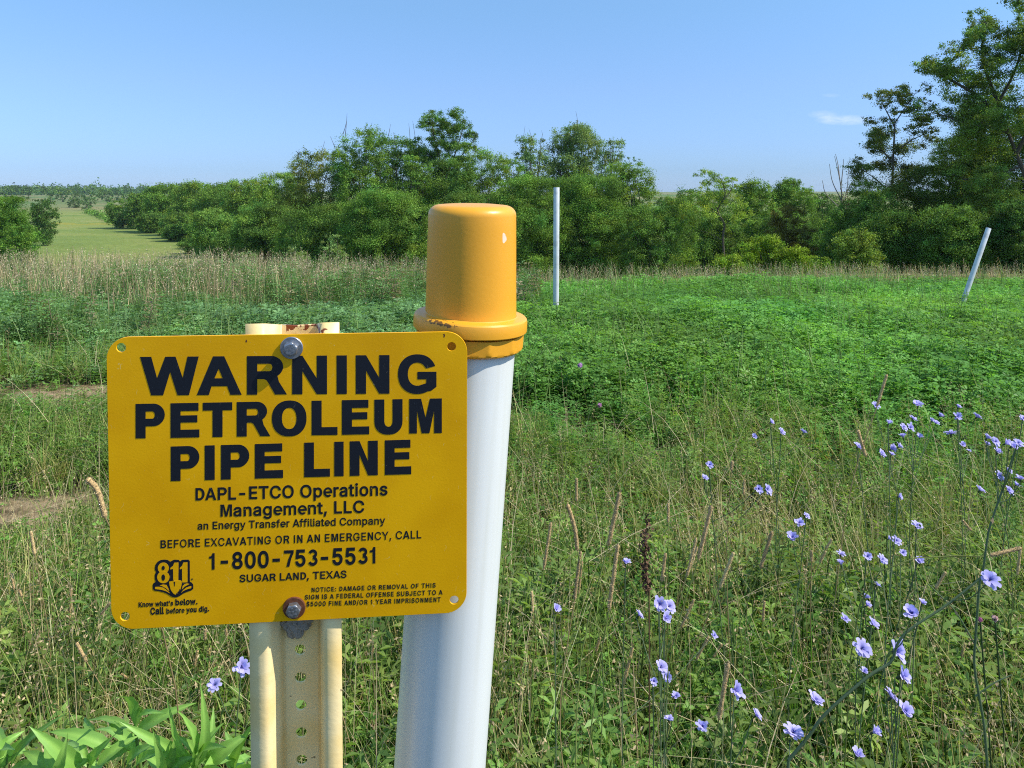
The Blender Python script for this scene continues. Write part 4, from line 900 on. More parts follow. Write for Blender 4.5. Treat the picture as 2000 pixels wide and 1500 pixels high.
def limb_path(a, b, sag=0.12, n=6):
    a = np.array(a, dtype=float); b = np.array(b, dtype=float); L = np.linalg.norm(b - a)
    m = (a + b) / 2 + rng.normal(size=3) * L * 0.07 + np.array([0, 0, -sag * L])
    return spline([a, m, b], n)

def finish_tree(e, loc, wood, lv, leafm):
    t = link('trunk', wood.mesh('trunk', True), M_BARK, e)
    if lv is not None: link('crown', lv.mesh('crown'), leafm, e)
    return e

def tree(label, px, ptop, hw, d, col=(0.055, 0.105, 0.03), kind='dense', skirt=0.06, ncl=70, leaf=None, cover=1.55, group=None, cat='tree', name='broadleaf_tree', lean=0.0, top=0.62, depth=None, zoff=0.0, trunk_r=None, shoots=0):
    x = (px - 1000) / F * d; zt_ = CH - (ptop - HZ) / F * d; W = hw / F * d; D = depth or W * 0.9
    zb = tzs(x, d) + zoff; H = zt_ - zb
    e = empty(name, (x, d, zb), label, cat, group); ncl = int(ncl * (4.0 if d < 300 else 1.3)); hw = hw * (1.1 if d < 300 else 1)
    leaf = (leaf or max(0.10, 0.0023 * d)) * .72
    zc0 = H * skirt; Hc = H - zc0
    v = unit(rng.normal(size=(ncl, 3))); rr = np.power(rng.random(ncl), 0.36)
    th = np.arctan2(v[:, 1], v[:, 0]); sd = int(px) % 50 + 60
    bump = 0.72 + 0.5 * fbm(th * 1.6 + 9, v[:, 2] * 2.2 + px, 0.9, sd)
    # widest at 'top' fraction of the crown, tapering below less than above
    zz = v[:, 2] * rr; wz = np.where(zz > 0, 1.0, 1.0 - 0.25 * np.abs(zz))
    cz = zc0 + Hc * (0.5 + 0.5 * zz * (0.90 + 0.25 * bump)) ; cz = np.minimum(cz, H * 0.965)
    C = np.stack([v[:, 0] * rr * W * bump * wz, v[:, 1] * rr * D * bump * wz, cz], -1)
    C[:, 0] += lean * (C[:, 2] / H) * H
    rad = W * (0.09 + 0.16 * rng.random(ncl) ** 1.5); rad = np.minimum(rad, Hc * 0.16)
    if kind == 'airy': rad *= 0.88
    if kind == 'spiky':
        k = max(9, ncl // 9); ang = rng.random(k) * 6.28; ro = np.sqrt(rng.random(k)) * W * 0.75
        h_ = Hc * (0.06 + 0.15 * rng.random(k)); zbase = zc0 + Hc * (0.96 - 0.5 * (ro / W) ** 2)
        for q in range(4):
            C = np.vstack([C, np.stack([np.cos(ang) * ro, np.sin(ang) * ro, np.minimum(zbase - h_ * .8 + h_ * q * .42, H * 1.0)], -1) + rng.normal(size=(k, 3)) * W * .03]); rad = np.concatenate([rad, np.full(k, W * (0.12 - 0.024 * q))])
    # crown outline stays below the intended top
    cnt = np.maximum(6, (cover * 3.0 * rad ** 2 / (leaf * leaf * 0.4)).astype(int))
    lv = MB(); lv.add(*clumps(C, rad, cnt, leaf, col))
    wood = MB(); tr = trunk_r or max(0.09, 0.019 * H)
    tt = min(0.62, skirt + 0.5) * H
    tp = spline([(0, 0, -0.4), (lean * H * .15 + rng.normal() * .1, 0, tt * .4), (lean * tt * 1.0 + rng.normal() * .2, rng.normal() * .2, tt)], 8)
    wood.add(*tube(tp, np.linspace(tr, tr * 0.45, 8), 7))
    sel = rng.permutation(len(C))[:min(len(C), 26 if kind != 'dense' else 16)]
    for q in sel:
        c = C[q]; zf = np.clip(c[2] - 0.8 * math.hypot(c[0], c[1]), tt * 0.25, tt * 0.98)
        k = int(zf / tt * 7); wood.add(*tube(limb_path(tp[k], c), np.linspace(tr * 0.34, tr * 0.06, 6), 5))
    for _ in range(shoots):
        q = C[rng.integers(len(C))]; b_ = np.array([q[0], q[1], min(H * 0.95, q[2] + Hc * .2)]); tipp = b_ + np.array([rng.normal() * W * .12, 0, Hc * (0.08 + .1 * rng.random())])
        wood.add(*tube(limb_path(b_, tipp, 0, 4), np.linspace(0.03, 0.008, 4), 4))
    return finish_tree(e, None, wood, lv, M_LEAF)

def drawn_tree(label, d, trunk, limbs, cl, col, leaf, cover=1.6, fat=1.0, name='tall_tree', spread=1.0, tr=0.2, group=None, flat=0.7, cat='tree'):
    """a tree whose limbs and leaf clumps follow those of the photo; clumps sit at scattered depths around the trunk"""
    x0, y0 = trunk[0]; X0 = (x0 - 1000) / F * d; zb = tzs(X0, d)
    e = empty(name, (X0, d, zb), label, cat, group)
    def T(px, py, dy=0.0): p = P(px, py, d); return np.array([p.x - X0, dy, p.z - zb])
    tp = [T(*q) for q in trunk]; tp[0] = np.array([0, 0, -0.3]); tps = spline(tp, 14)
    wood = MB(); wood.add(*tube(tps, np.linspace(tr, tr * .4, 14), 8))
    nodes = [q for q in tps[3:]]
    for lm in limbs:
        r_ = tr * lm[0]; dy = lm[1]; pts = [T(px, py, dy * k / max(1, len(lm) - 3)) for k, (px, py) in enumerate(lm[2:])]
        sp_ = spline(pts, 10); wood.add(*tube(sp_, np.linspace(r_, r_ * .35, 10), 6)); nodes += list(sp_[2:])
    nodes = np.array(nodes); C = []; R = []
    for px, py, r in cl:
        r = r * fat
        c = T(px, py); nd = nodes[np.argmin(np.abs(nodes[:, 0] - c[0]) + np.abs(nodes[:, 2] - c[2]))]
        rw = r / F * d; c[1] = nd[1] + rng.normal() * rw * 1.2 * spread
        wood.add(*tube(limb_path(nd, c, 0.05), np.linspace(tr * .14, tr * .04, 6), 4))
        k = 8
        for _ in range(k):
            o = unit(rng.normal(size=3)) * rw * (.35 + .75 * rng.random()) * np.array([1, 1, .62]); C.append(c + o); R.append(rw * (0.26 + .2 * rng.random()))
    leaf = leaf * .75; C = np.array(C); R = np.array(R); cnt = np.maximum(4, (cover * 3.0 * R ** 2 / (leaf * leaf * 0.4)).astype(int))
    lv = MB(); lv.add(*clumps(C, R, cnt, leaf, col, flat=flat)); return finish_tree(e, None, wood, lv, M_LEAF)

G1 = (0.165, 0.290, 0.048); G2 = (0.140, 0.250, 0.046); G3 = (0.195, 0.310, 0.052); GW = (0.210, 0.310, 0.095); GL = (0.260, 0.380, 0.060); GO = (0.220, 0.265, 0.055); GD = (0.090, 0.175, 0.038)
ROW = 'trees along the edge of the field'
tree('rounded tree closing the left end of the tall trees', 628, 290, 72, 68, GO, 'airy', 0.1, 80, group=ROW, shoots=6)
tree('tall tree with upright shoots and bare twigs left of the oak', 712, 248, 72, 66, G1, 'spiky', 0.1, 70, group=ROW, shoots=10)
tree('tree with bare twigs at its top just left of the forked tree', 775, 268, 58, 70, G2, 'spiky', 0.1, 60, group=ROW, shoots=14)
drawn_tree('open forked tree with sky showing through, standing above its neighbours', 67, [(872, 500), (870, 420), (868, 352)],
           [(0.6, 0.5, (868, 352), (858, 310), (846, 262), (842, 232)), (0.6, -0.6, (868, 352), (886, 310), (902, 262), (910, 235)), (0.4, 0.8, (862, 330), (835, 300), (815, 285)), (0.4, -.8, (886, 320), (915, 290), (935, 262))],
           [(842, 225, 14), (850, 245, 20), (866, 240, 17), (838, 262, 16), (872, 262, 20), (856, 275, 18), (900, 228, 15), (908, 245, 15), (888, 250, 14), (926, 260, 14), (915, 282, 16), (895, 285, 18), (872, 296, 18), (818, 285, 18), (832, 300, 20), (812, 305, 16), (850, 310, 20), (885, 320, 22), (905, 312, 18), (835, 330, 26), (870, 345, 28), (900, 345, 28), (840, 365, 34), (885, 380, 36), (860, 415, 40), (905, 425, 38), (835, 440, 38), (870, 465, 40)],
           G2, 0.15, 2.4, fat=1.45, tr=.13, name='forked_tree', group=ROW)
tree('rounded green tree behind the yellow cap', 952, 288, 62, 65, G3, 'airy', 0.1, 80, group=ROW)
tree('feathery grey green tree left of the tallest willow', 1040, 264, 46, 74, GW, 'spiky', 0.15, 60, group=ROW, shoots=6)
tree('tallest feathery willow, rising above the upright marker pipe', 1122, 240, 62, 76, GW, 'spiky', 0.15, 90, group=ROW, shoots=4)
tree('narrow pointed tree right of the tallest willow', 1196, 268, 34, 72, GW, 'spiky', 0.2, 46, group=ROW, shoots=4)
tree('dense spreading tree just right of the upright marker pipe', 1150, 345, 92, 60, G1, 'dense', 0.04, 120, group=ROW)
tree('tree with a sloping right side at the gap in the skyline', 1226, 312, 62, 62, G3, 'spiky', 0.08, 80, group=ROW)
tree('low dense tree directly behind the yellow cap', 905, 378, 85, 58, G2, 'dense', 0.03, 110, group=ROW)
tree('low dense tree below the tall tree with upright shoots', 745, 372, 85, 57, G1, 'dense', 0.03, 110, group=ROW)
tree('dense bushy tree between yellow cap and upright marker pipe', 1035, 345, 82, 58, G1, 'dense', 0.03, 120, group=ROW)
tree('dense low tree sloping into the gap in the skyline', 1268, 405, 62, 56, G2, 'dense', 0.03, 80, group=ROW)
tree('dark low tree under the rounded tree at the left end', 640, 400, 75, 60, G2, 'dense', 0.03, 100, group=ROW)
tree('low tree filling the wood edge left of the yellow cap', 820, 405, 70, 56, G3, 'dense', 0.03, 90, group=ROW)
tree('middle height tree in the dip left of the forked tree', 812, 300, 46, 64, G1, 'spiky', 0.05, 60, group=ROW)
tree('middle height tree under the right fork of the forked tree', 908, 312, 46, 63, G2, 'dense', 0.05, 60, group=ROW)
tree('middle height tree between yellow cap and feathery grey tree', 995, 306, 44, 66, G1, 'airy', 0.05, 60, group=ROW)
tree('low tree closing the bottom of the gap in the skyline', 1315, 388, 50, 60, G2, 'dense', 0.02, 70, group=ROW)
for lb, px, pt, hw, d in (('tree joining the end tree to the meadow row', 268, 378, 26, 178), ('low tree at the foot of the meadow row near its far end', 300, 415, 34, 160), ('low tree at the foot of the meadow row, in its middle', 345, 440, 34, 132), ('leafy tree behind the bright light green tree', 455, 380, 46, 120), ('low tree in front of the bright light green tree', 385, 462, 34, 104)):
    tree(lb, px, pt, hw, d, G2, 'dense', 0.0, 70, group='trees down the right side of the meadow')
LROW = 'trees down the right side of the meadow'
tree('tree stepping down from the tall trees towards the meadow', 548, 335, 62, 90, G3, 'dense', 0.05, 90, group=LROW)
tree('domed tree in the meadow row, beside the step up', 490, 350, 56, 112, G3, 'dense', 0.05, 80, group=LROW)
tree('domed tree second from the step up in the meadow row', 432, 358, 56, 132, G1, 'dense', 0.05, 80, group=LROW)
tree('domed tree in the middle of the meadow row', 378, 358, 50, 150, G3, 'dense', 0.05, 70, group=LROW)
tree('broad domed tree near the far end of the meadow row', 328, 361, 50, 165, G1, 'dense', 0.05, 70, group=LROW)
tree('tree rising behind the small end tree of the meadow row', 292, 372, 28, 180, G1, 'dense', 0.05, 50, group=LROW)
tree('small rounded tree at the far end of the meadow row', 240, 390, 32, 183, G2, 'dense', 0.05, 50, group=LROW)
tree('bright light green tree standing out in front of the meadow row', 415, 410, 50, 98, (0.21, 0.36, 0.07), 'dense', 0.03, 80, group=LROW)
tree('dark spreading tree between the bright tree and the tall trees', 520, 400, 66, 80, G2, 'dense', 0.03, 110, group=LROW)
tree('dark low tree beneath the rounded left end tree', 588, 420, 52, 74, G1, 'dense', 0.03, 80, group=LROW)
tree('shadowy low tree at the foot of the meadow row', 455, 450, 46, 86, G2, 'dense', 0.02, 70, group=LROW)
tree('dark tree low in the meadow row behind the bright tree', 345, 415, 34, 140, G2, 'dense', 0.03, 50, group=LROW)
for lb, px, pt, hw, d in (('pale shrub of upright shoots below the left end of the tall trees', 650, 455, 32, 46), ('pale shrub at the foot of the dark spreading tree', 575, 478, 34, 48), ('small pale shrub poking above the tan grass near the meadow', 480, 488, 26, 50)):
    tree(lb, px, pt, hw, d, GW, 'spiky', 0.02, 36, cat='shrub', name='willow_shrub', group='pale shrubs in front of the trees', leaf=0.11)
# gap and right side
drawn_tree('small airy tree with a pale crooked trunk in the gap', 56, [(1420, 500), (1412, 470), (1415, 440), (1405, 420), (1400, 405)],
           [(0.55, .6, (1405, 420), (1380, 398), (1362, 380)), (0.5, -.5, (1402, 408), (1415, 380), (1405, 350), (1385, 335)), (0.4, .4, (1410, 395), (1430, 370), (1435, 352)), (0.35, -.6, (1415, 440), (1440, 415), (1450, 400)), (.3, .5, (1412, 470), (1385, 455), (1375, 452))],
           [(1375, 338, 12), (1360, 345, 9), (1392, 345, 14), (1410, 350, 12), (1425, 352, 11), (1380, 362, 16), (1402, 368, 18), (1422, 372, 17), (1438, 366, 9), (1360, 382, 20), (1385, 388, 22), (1408, 392, 20), (1432, 395, 22), (1350, 404, 24), (1375, 410, 24), (1345, 425, 22), (1452, 410, 16), (1435, 425, 20)],
           GL, 0.12, 1.3, fat=1.2, name='airy_tree', tr=0.10)
tree('dark tree on the left side of the gap beyond the airy tree', 1345, 368, 40, 78, G2, 'dense', 0.04, 70, group=ROW)
tree('dark green tree with a brushy top right of the airy tree', 1478, 352, 48, 72, G1, 'spiky', 0.05, 80, group=ROW)
tree('tree with upright brush of shoots behind the light green bushes', 1548, 350, 50, 74, G1, 'spiky', 0.05, 90, group=ROW)
tree('small dark tree at the right of the brushy pair', 1604, 376, 30, 78, GD, 'spiky', 0.05, 50, group=ROW)
tree('low dark tree behind the crooked trunk', 1400, 420, 62, 66, G2, 'dense', 0.02, 80, group=ROW)
tree('low tree closing the wood under the brushy tops', 1520, 420, 70, 66, G2, 'dense', 0.02, 90, group=ROW)
tree('low shaded tree beside the dead branches', 1612, 425, 48, 60, G2, 'dense', 0.02, 70, group=ROW)
tree('olive brown bush above the light green bushes', 1542, 402, 46, 44, (0.17, 0.16, 0.042), 'airy', 0.05, 60, cat='bush', name='bush', cover=2.4)
LB = 'light green bushes at the field edge'
for lb, px, pt, hw, d in (('large bright bush of the light green bushes, under the olive bush', 1490, 462, 52, 27), ('low light green bush left of the large bright one', 1425, 498, 42, 25.5), ('light green bush on the right of the large bright one', 1555, 485, 44, 26.5), ('small yellow green bush at the right end of the light green bushes', 1608, 503, 22, 25)):
    tree(lb, px, pt, hw, d, (0.23, 0.34, 0.035), 'spiky', 0.0, 50, cat='bush', name='bush', group=LB, leaf=0.07, zoff=-.4)
tree('low yellow green bush in the gap near the far grass', 1335, 495, 36, 30, (0.17, 0.26, 0.035), 'spiky', 0.0, 40, cat='bush', name='bush', group=LB, leaf=0.08, zoff=-.4)
for lb, px, pt, hw, d in (('distant tree low in the gap, next to the sloping tree', 1300, 384, 30, 130), ('distant tree in the gap left of the airy tree', 1335, 378, 30, 125), ('distant tree seen through the airy tree', 1400, 372, 36, 120), ('distant tree between the airy and the brushy trees', 1452, 366, 32, 115), ('distant tree left of the dead tree', 1625, 382, 32, 110), ('distant tree behind the dead branches', 1680, 372, 36, 105)):
    tree(lb, px, pt, hw, d, G2, 'dense', 0.02, 50, group='distant trees closing the gap')
tree('tree behind the yellow cap closing the wood', 870, 330, 70, 72, G1, 'dense', 0.03, 90, group=ROW)
tree('tree low between the shaded shoulder and the slender airy tree', 1715, 372, 50, 39, G2, 'dense', 0.02, 90, group='trees massed on the right')
RM = 'trees massed on the right'
GR = (0.195, 0.285, 0.050); GY = (0.250, 0.340, 0.050)
drawn_tree('slender airy tree with a yellowish top left of the biggest tree', 43, [(1742, 500), (1740, 440), (1742, 380), (1745, 300), (1748, 240)],
           [(0.6, .6, (1745, 320), (1725, 290), (1705, 275)), (0.5, -.5, (1746, 300), (1775, 275), (1800, 262)), (.4, .5, (1748, 250), (1735, 215), (1725, 190)), (.4, -.4, (1748, 240), (1765, 210), (1780, 185)), (.5, .5, (1742, 380), (1715, 350), (1690, 330)), (.35, -.5, (1742, 350), (1775, 330), (1795, 320))],
           [(1722, 185, 12), (1738, 182, 14), (1755, 178, 13), (1772, 175, 14), (1786, 178, 11), (1728, 202, 12), (1748, 198, 12), (1775, 196, 15), (1795, 200, 9), (1740, 218, 10), (1765, 214, 12), (1720, 232, 12), (1745, 240, 12), (1780, 235, 12), (1800, 240, 10), (1702, 262, 14), (1722, 258, 16), (1745, 262, 18), (1772, 256, 15), (1805, 262, 13), (1815, 274, 10), (1700, 280, 16), (1725, 285, 20), (1755, 290, 22), (1785, 288, 18), (1692, 318, 16), (1715, 322, 20), (1745, 328, 22), (1780, 330, 24), (1690, 345, 20), (1720, 360, 28), (1760, 370, 30)],
           (0.145, 0.185, 0.036), 0.115, 1.7, fat=1.5, name='airy_tree', tr=0.10)
drawn_tree('biggest tree, reaching out of the top right of the view', 40, [(2045, 520), (2030, 430), (2005, 350), (1985, 300), (1962, 240), (1945, 190)],
           [(.7, .8, (1962, 240), (1925, 195), (1885, 165), (1845, 140), (1815, 128)), (.7, -1.2, (1985, 300), (2010, 230), (2020, 150), (2010, 60)), (.6, .5, (1945, 190), (1930, 140), (1925, 90), (1940, 40)), (.5, -.9, (1950, 200), (1975, 140), (1985, 80), (1990, 25)), (.5, 1.2, (1970, 260), (1920, 240), (1870, 225), (1845, 215)), (.5, 1.0, (1995, 325), (1940, 345), (1900, 350)), (.6, -1, (2005, 345), (2060, 280), (2100, 200))],
           [(1812, 128, 13), (1830, 122, 15), (1850, 118, 16), (1868, 132, 17), (1838, 140, 14), (1860, 150, 14), (1890, 120, 16), (1905, 135, 18), (1885, 155, 16), (1872, 90, 13), (1892, 76, 14), (1912, 90, 16), (1932, 102, 20), (1918, 62, 14), (1938, 46, 16), (1936, 20, 13), (1958, 12, 15), (1962, 36, 18), (1985, 18, 17), (1988, 48, 20), (1960, 68, 20), (1985, 84, 22), (1955, 110, 24), (1985, 120, 26), (1925, 130, 18), (1900, 170, 20), (1925, 165, 22), (1950, 150, 24), (1980, 160, 28), (1850, 200, 16), (1870, 210, 18), (1845, 222, 15), (1890, 200, 20), (1910, 215, 22), (1935, 200, 22), (1860, 240, 20), (1890, 245, 22), (1920, 250, 24), (1950, 260, 20), (1985, 210, 28), (2010, 120, 40), (2020, 190, 45), (2015, 40, 40), (2050, 90, 50), (2070, 200, 60), (2060, 300, 60), (1985, 260, 22), (1900, 275, 22), (1935, 290, 24), (1905, 330, 24), (1935, 345, 26), (1965, 370, 26)],
           GR, 0.12, 2.1, fat=1.75, name='tall_tree', tr=0.15)
tree('shaded tree on the left shoulder of the right mass', 1690, 352, 52, 41, GR, 'airy', 0.03, 90, group=RM)
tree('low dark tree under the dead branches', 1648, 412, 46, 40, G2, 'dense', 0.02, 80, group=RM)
tree('yellow green tree glowing below the biggest tree', 1865, 262, 64, 45, GY, 'dense', 0.08, 110, group=RM)
tree('tree between the slender airy tree and the yellow green one', 1795, 320, 56, 43, GR, 'dense', 0.04, 100, group=RM)
tree('shaded tree in front of the biggest tree', 1945, 320, 66, 38, GR, 'airy', 0.03, 110, group=RM)
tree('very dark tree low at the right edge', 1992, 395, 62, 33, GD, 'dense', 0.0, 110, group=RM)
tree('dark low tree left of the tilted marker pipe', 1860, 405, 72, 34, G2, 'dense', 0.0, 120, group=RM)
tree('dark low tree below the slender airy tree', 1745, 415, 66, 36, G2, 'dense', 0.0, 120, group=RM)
tree('low leafy tree beside the light green bushes', 1672, 450, 48, 33, GR, 'dense', 0.0, 90, group=RM)
tree('tree added beyond the right edge to shade the others', 2110, 150, 130, 42, GR, 'dense', 0.05, 120, group=RM)  # centred out of view, added for the shade it casts
tree('leafy tree filling in beneath the left limbs of the biggest tree', 1905, 225, 62, 42, GR, 'airy', 0.1, 100, group='trees massed on the right')
# dead bare saplings
def dead(label, d, lines):
    x0 = lines[0][0][0]; X0 = (x0 - 1000) / F * d; zb = tzs(X0, d)
    e = empty('dead_tree', (X0, d, zb), label, 'dead tree'); wood = MB()
    for k, ln in enumerate(lines):
        pts = [np.array(P(px, py, d)) - np.array([X0, d - .15 * k * (i > 0), zb]) for i, (px, py) in enumerate(ln)]
        if k == 0: pts[0] = np.array([0, 0, -.2])
        wood.add(*tube(spline(pts, 8), np.linspace(0.06 if k == 0 else 0.035, 0.012, 8), 5))
    link('trunk', wood.mesh('trunk', True), M_DEAD, e)
M_DEAD, _, _ = mat('bare_grey_wood', (0.22, 0.19, 0.165), 0.9, 0.2)
dead('bare grey dead tree standing up beside the right mass', 46, [[(1645, 470), (1645, 400), (1640, 350), (1630, 305)], [(1643, 390), (1628, 355), (1622, 320)], [(1642, 370), (1650, 335), (1652, 310)], [(1645, 410), (1620, 380), (1612, 352)], [(1640, 350), (1645, 320), (1640, 300)], [(1646, 400), (1665, 370), (1668, 325)], [(1645, 400), (1672, 365), (1690, 335)]])
tree('reddish vine covered stump at the foot of the dead tree', 1652, 362, 8, 45.5, (0.13, 0.07, 0.035), 'dense', 0.6, 14, cat='vine', name='vine_clump', leaf=0.1)
# left edge and the far country
tree('bright green tree cut by the left edge of the view', 8, 384, 58, 76, (0.135, 0.27, 0.038), 'dense', 0.02, 110, leaf=0.16)
tree('lower bright green tree at the left edge above the tan grass', 40, 440, 34, 70, (0.15, 0.28, 0.04), 'dense', 0.02, 70, leaf=0.16)
tree('dark rounded tree beside the bright one at the left edge', 86, 388, 28, 120, GD, 'dense', 0.03, 70)
FARG = (0.12, 0.21, 0.06)
for lb, px, pt, hw, d in (('far tree on the left end of the skyline', 22, 366, 22, 640), ('far broad tree on the skyline, second from left', 55, 368, 20, 650), ('far dark tree on the skyline above the meadow', 98, 364, 19, 520), ('far tree clump reaching down into the meadow', 146, 374, 22, 430),
                          ('small far tree sticking up on the skyline', 152, 362, 8, 600), ('far tree in the dip of the skyline', 176, 380, 17, 440), ('far dark tree towards the right of the skyline', 205, 371, 18, 580), ('far tree last but one before the meadow row', 230, 370, 18, 590), ('far small tree next to the meadow row', 252, 378, 12, 600), ('far low tree over the hedge in the meadow', 168, 392, 12, 380), ('far tree behind the dark rounded tree', 122, 371, 14, 560), ('far low shrub on the pale strip of field', 212, 388, 11, 520)):
    tree(lb, px, pt - 4, hw, d, FARG, 'dense', 0.0, 30, leaf=0.0024 * d, group='far trees on the skyline', cat='far tree', cover=2.2)
# a wood on the horizon that reads as one mass
def woods():
    n = 260; d = 850 + 500 * rng.random(n); px = -500 + 900 * rng.random(n); X = (px - 1000) / F * d
    zb = tz(X, d); h = 6 + 6 * rng.random(n); C = np.stack([X, d, zb + h * .5], -1)
    C = np.vstack([C, C + np.stack([rng.normal(size=n) * 4, rng.normal(size=n) * 4, h * .35], -1)])
    lv = MB(); lv.add(*clumps(C, np.full(len(C), 6.0), np.full(len(C), 60), 2.6, FARG)); o = link('distant_woods', lv.mesh('distant_woods'), M_LEAF)
    tag(o, 'hazy line of distant woods along the horizon', 'woods', kind='stuff')
    n = 46; px = np.linspace(168, 226, n); d = np.linspace(330, 200, n); X = (px - 1000) / F * d; C = np.stack([X, d, tz(X, d) + .8], -1)
    lv = MB(); lv.add(*clumps(C, np.full(n, 1.6), np.full(n, 40), .6, G2)); o = link('hedge', lv.mesh('hedge'), M_LEAF)
    tag(o, 'low dark hedge crossing the meadow towards the end tree', 'hedge')
woods()

# ------------------------------------------------------------------ low growth
def rot_mats(n, tilt):
    """random yaw, then a tilt of the local z axis by 'tilt' radians about a random level axis"""
    yaw = rng.random(n) * 2 * math.pi; az_ = rng.random(n) * 2 * math.pi
    cy, sy = np.cos(yaw), np.sin(yaw); Z = np.zeros(n); O = np.ones(n)
    Rz = np.stack([np.stack([cy, -sy, Z], -1), np.stack([sy, cy, Z], -1), np.stack([Z, Z, O], -1)], 1)
    kx, ky = np.cos(az_), np.sin(az_); c, s = np.cos(tilt), np.sin(tilt); v = 1 - c
    Rt = np.stack([np.stack([c + kx * kx * v, kx * ky * v, ky * s], -1), np.stack([kx * ky * v, c + ky * ky * v, -kx * s], -1), np.stack([-ky * s, kx * s, c], -1)], 1)
    return Rt @ Rz

def scatter(mb, TV, TQ, pos, R, sc, col, tcol=None):
    n, k = len(pos), len(TV)
    V = pos[:, None, :] + np.einsum('nij,kj->nki', R, TV) * np.asarray(sc).reshape(n, 1, -1)
    Q = (TQ[None] + (np.arange(n) * k)[:, None, None]).reshape(-1, TQ.shape[1])
    C = np.repeat(col, k, 0).reshape(n, k, 3)
    if tcol is not None: C = C * tcol[None]
    mb.add(V.reshape(-1, 3), Q, np.clip(C, 0.003, 0.9).reshape(-1, 3))

def leaflet(L, wf=0.5, fold=0.12):
    V = np.array([(0, 0, 0), (.4, -wf / 2, fold), (.82, -wf * .36, fold * .8), (1, 0, 0), (.82, wf * .36, fold * .8), (.4, wf / 2, fold)]) * L
    return V, np.array([[0, 1, 2, 3], [0, 3, 4, 5]])
def diamond(L, wf=0.5, fold=0.1):
    return np.array([(0, 0, 0), (.55, -wf / 2, fold), (1, 0, 0), (.55, wf / 2, fold)]) * L, np.array([[0, 1, 2, 3]])
def turn(V, yaw, pitch=0.0):
    c, s = math.cos(pitch), math.sin(pitch); A = np.array([[c, 0, -s], [0, 1, 0], [s, 0, c]])
    c, s = math.cos(yaw), math.sin(yaw); B = np.array([[c, -s, 0], [s, c, 0], [0, 0, 1]])
    return V @ A.T @ B.T
def combine(parts):
    V = []; Q = []; n = 0
    for v, q in parts: V.append(v); Q.append(q + n); n += len(v)
    return np.concatenate(V), np.concatenate(Q)
def trifoliate(fn, wf):
    return combine([(turn(fn(1.0, wf)[0] + np.array([0.12, 0, 0]), a, .12), fn(1.0, wf)[1]) for a in (-1.25, 0, 1.25)])
TRI_NEAR = trifoliate(leaflet, 0.62)
TRI_FAR = trifoliate(diamond, 0.55)
def sprig(nl, fn, wf, leafL=0.2, seed=0, spread=.16):
    """a leafy stem one unit tall"""
    r = np.random.default_rng(seed); parts = []; tc_ = []
    tv, tq = tube([(0, 0, 0), (.03, 0, .5), (.0, .02, 1.0)], [.012, .010, .006], 3); parts.append((tv, tq)); tc_.append(np.full((len(tv), 3), (0.9, 0.85, 0.9)))
    a = 0.0
    for k in range(nl):
        h = .22 + .78 * (k + .5) / nl; a += 2.4 + r.normal() * .3; L = leafL * (1.15 - .45 * h) * (.8 + .4 * r.random())
        v, q = trifoliate(fn, wf); v = turn(v * L, r.normal() * .3, r.normal() * .25 + .1) + np.array([spread * (1.2 - h * .7), 0, 0]); v = turn(v, a) + np.array([.015, 0, h])
        parts.append((v, q)); s_ = .75 + .5 * r.random(); tc_.append(np.full((len(v), 3), s_))
    V, Q = combine(parts); return V, Q, np.concatenate(tc_)
SPR_FAR = [sprig(15, diamond, .5, .155, k, .15) for k in range(4)]
SPR_NEAR = [sprig(16, leaflet, .55, .115, 10 + k, .09) for k in range(4)]
SPR_FINE = [sprig(18, diamond, .28, .16, 20 + k, .08) for k in range(3)]

def sample(n, y0, y1, power, half=0.78, extra=0.8, xr=None):
    """points of the view wedge; power < 0 crowds them towards the viewer"""
    u = rng.random(n); p = power + 1
    y = (y0 ** p + u * (y1 ** p - y0 ** p)) ** (1 / p)
    x = (rng.random(n) * 2 - 1) * (half * y + extra)
    return x, y
def crop_h(x, y):
    return (0.45 + .55 * sstep(0, 1.3, y - crop_edge(x))) * (0.30 - .09 * sstep(7, 11, y)) * (0.62 + 0.75 * fbm(x, y, 1.15, 40)) * (0.85 + .3 * vnoise(x, y, .35, 44))
def crop_edge(x):  # where the sown crop begins, nearer on the right
    return np.where(x > 0, 4.15 + .2 * np.sin(x * 2.1), 6.1 + .5 * np.sin(x * 1.3)) + .7 * (vnoise(x, x * .3, .5, 47) - .5)

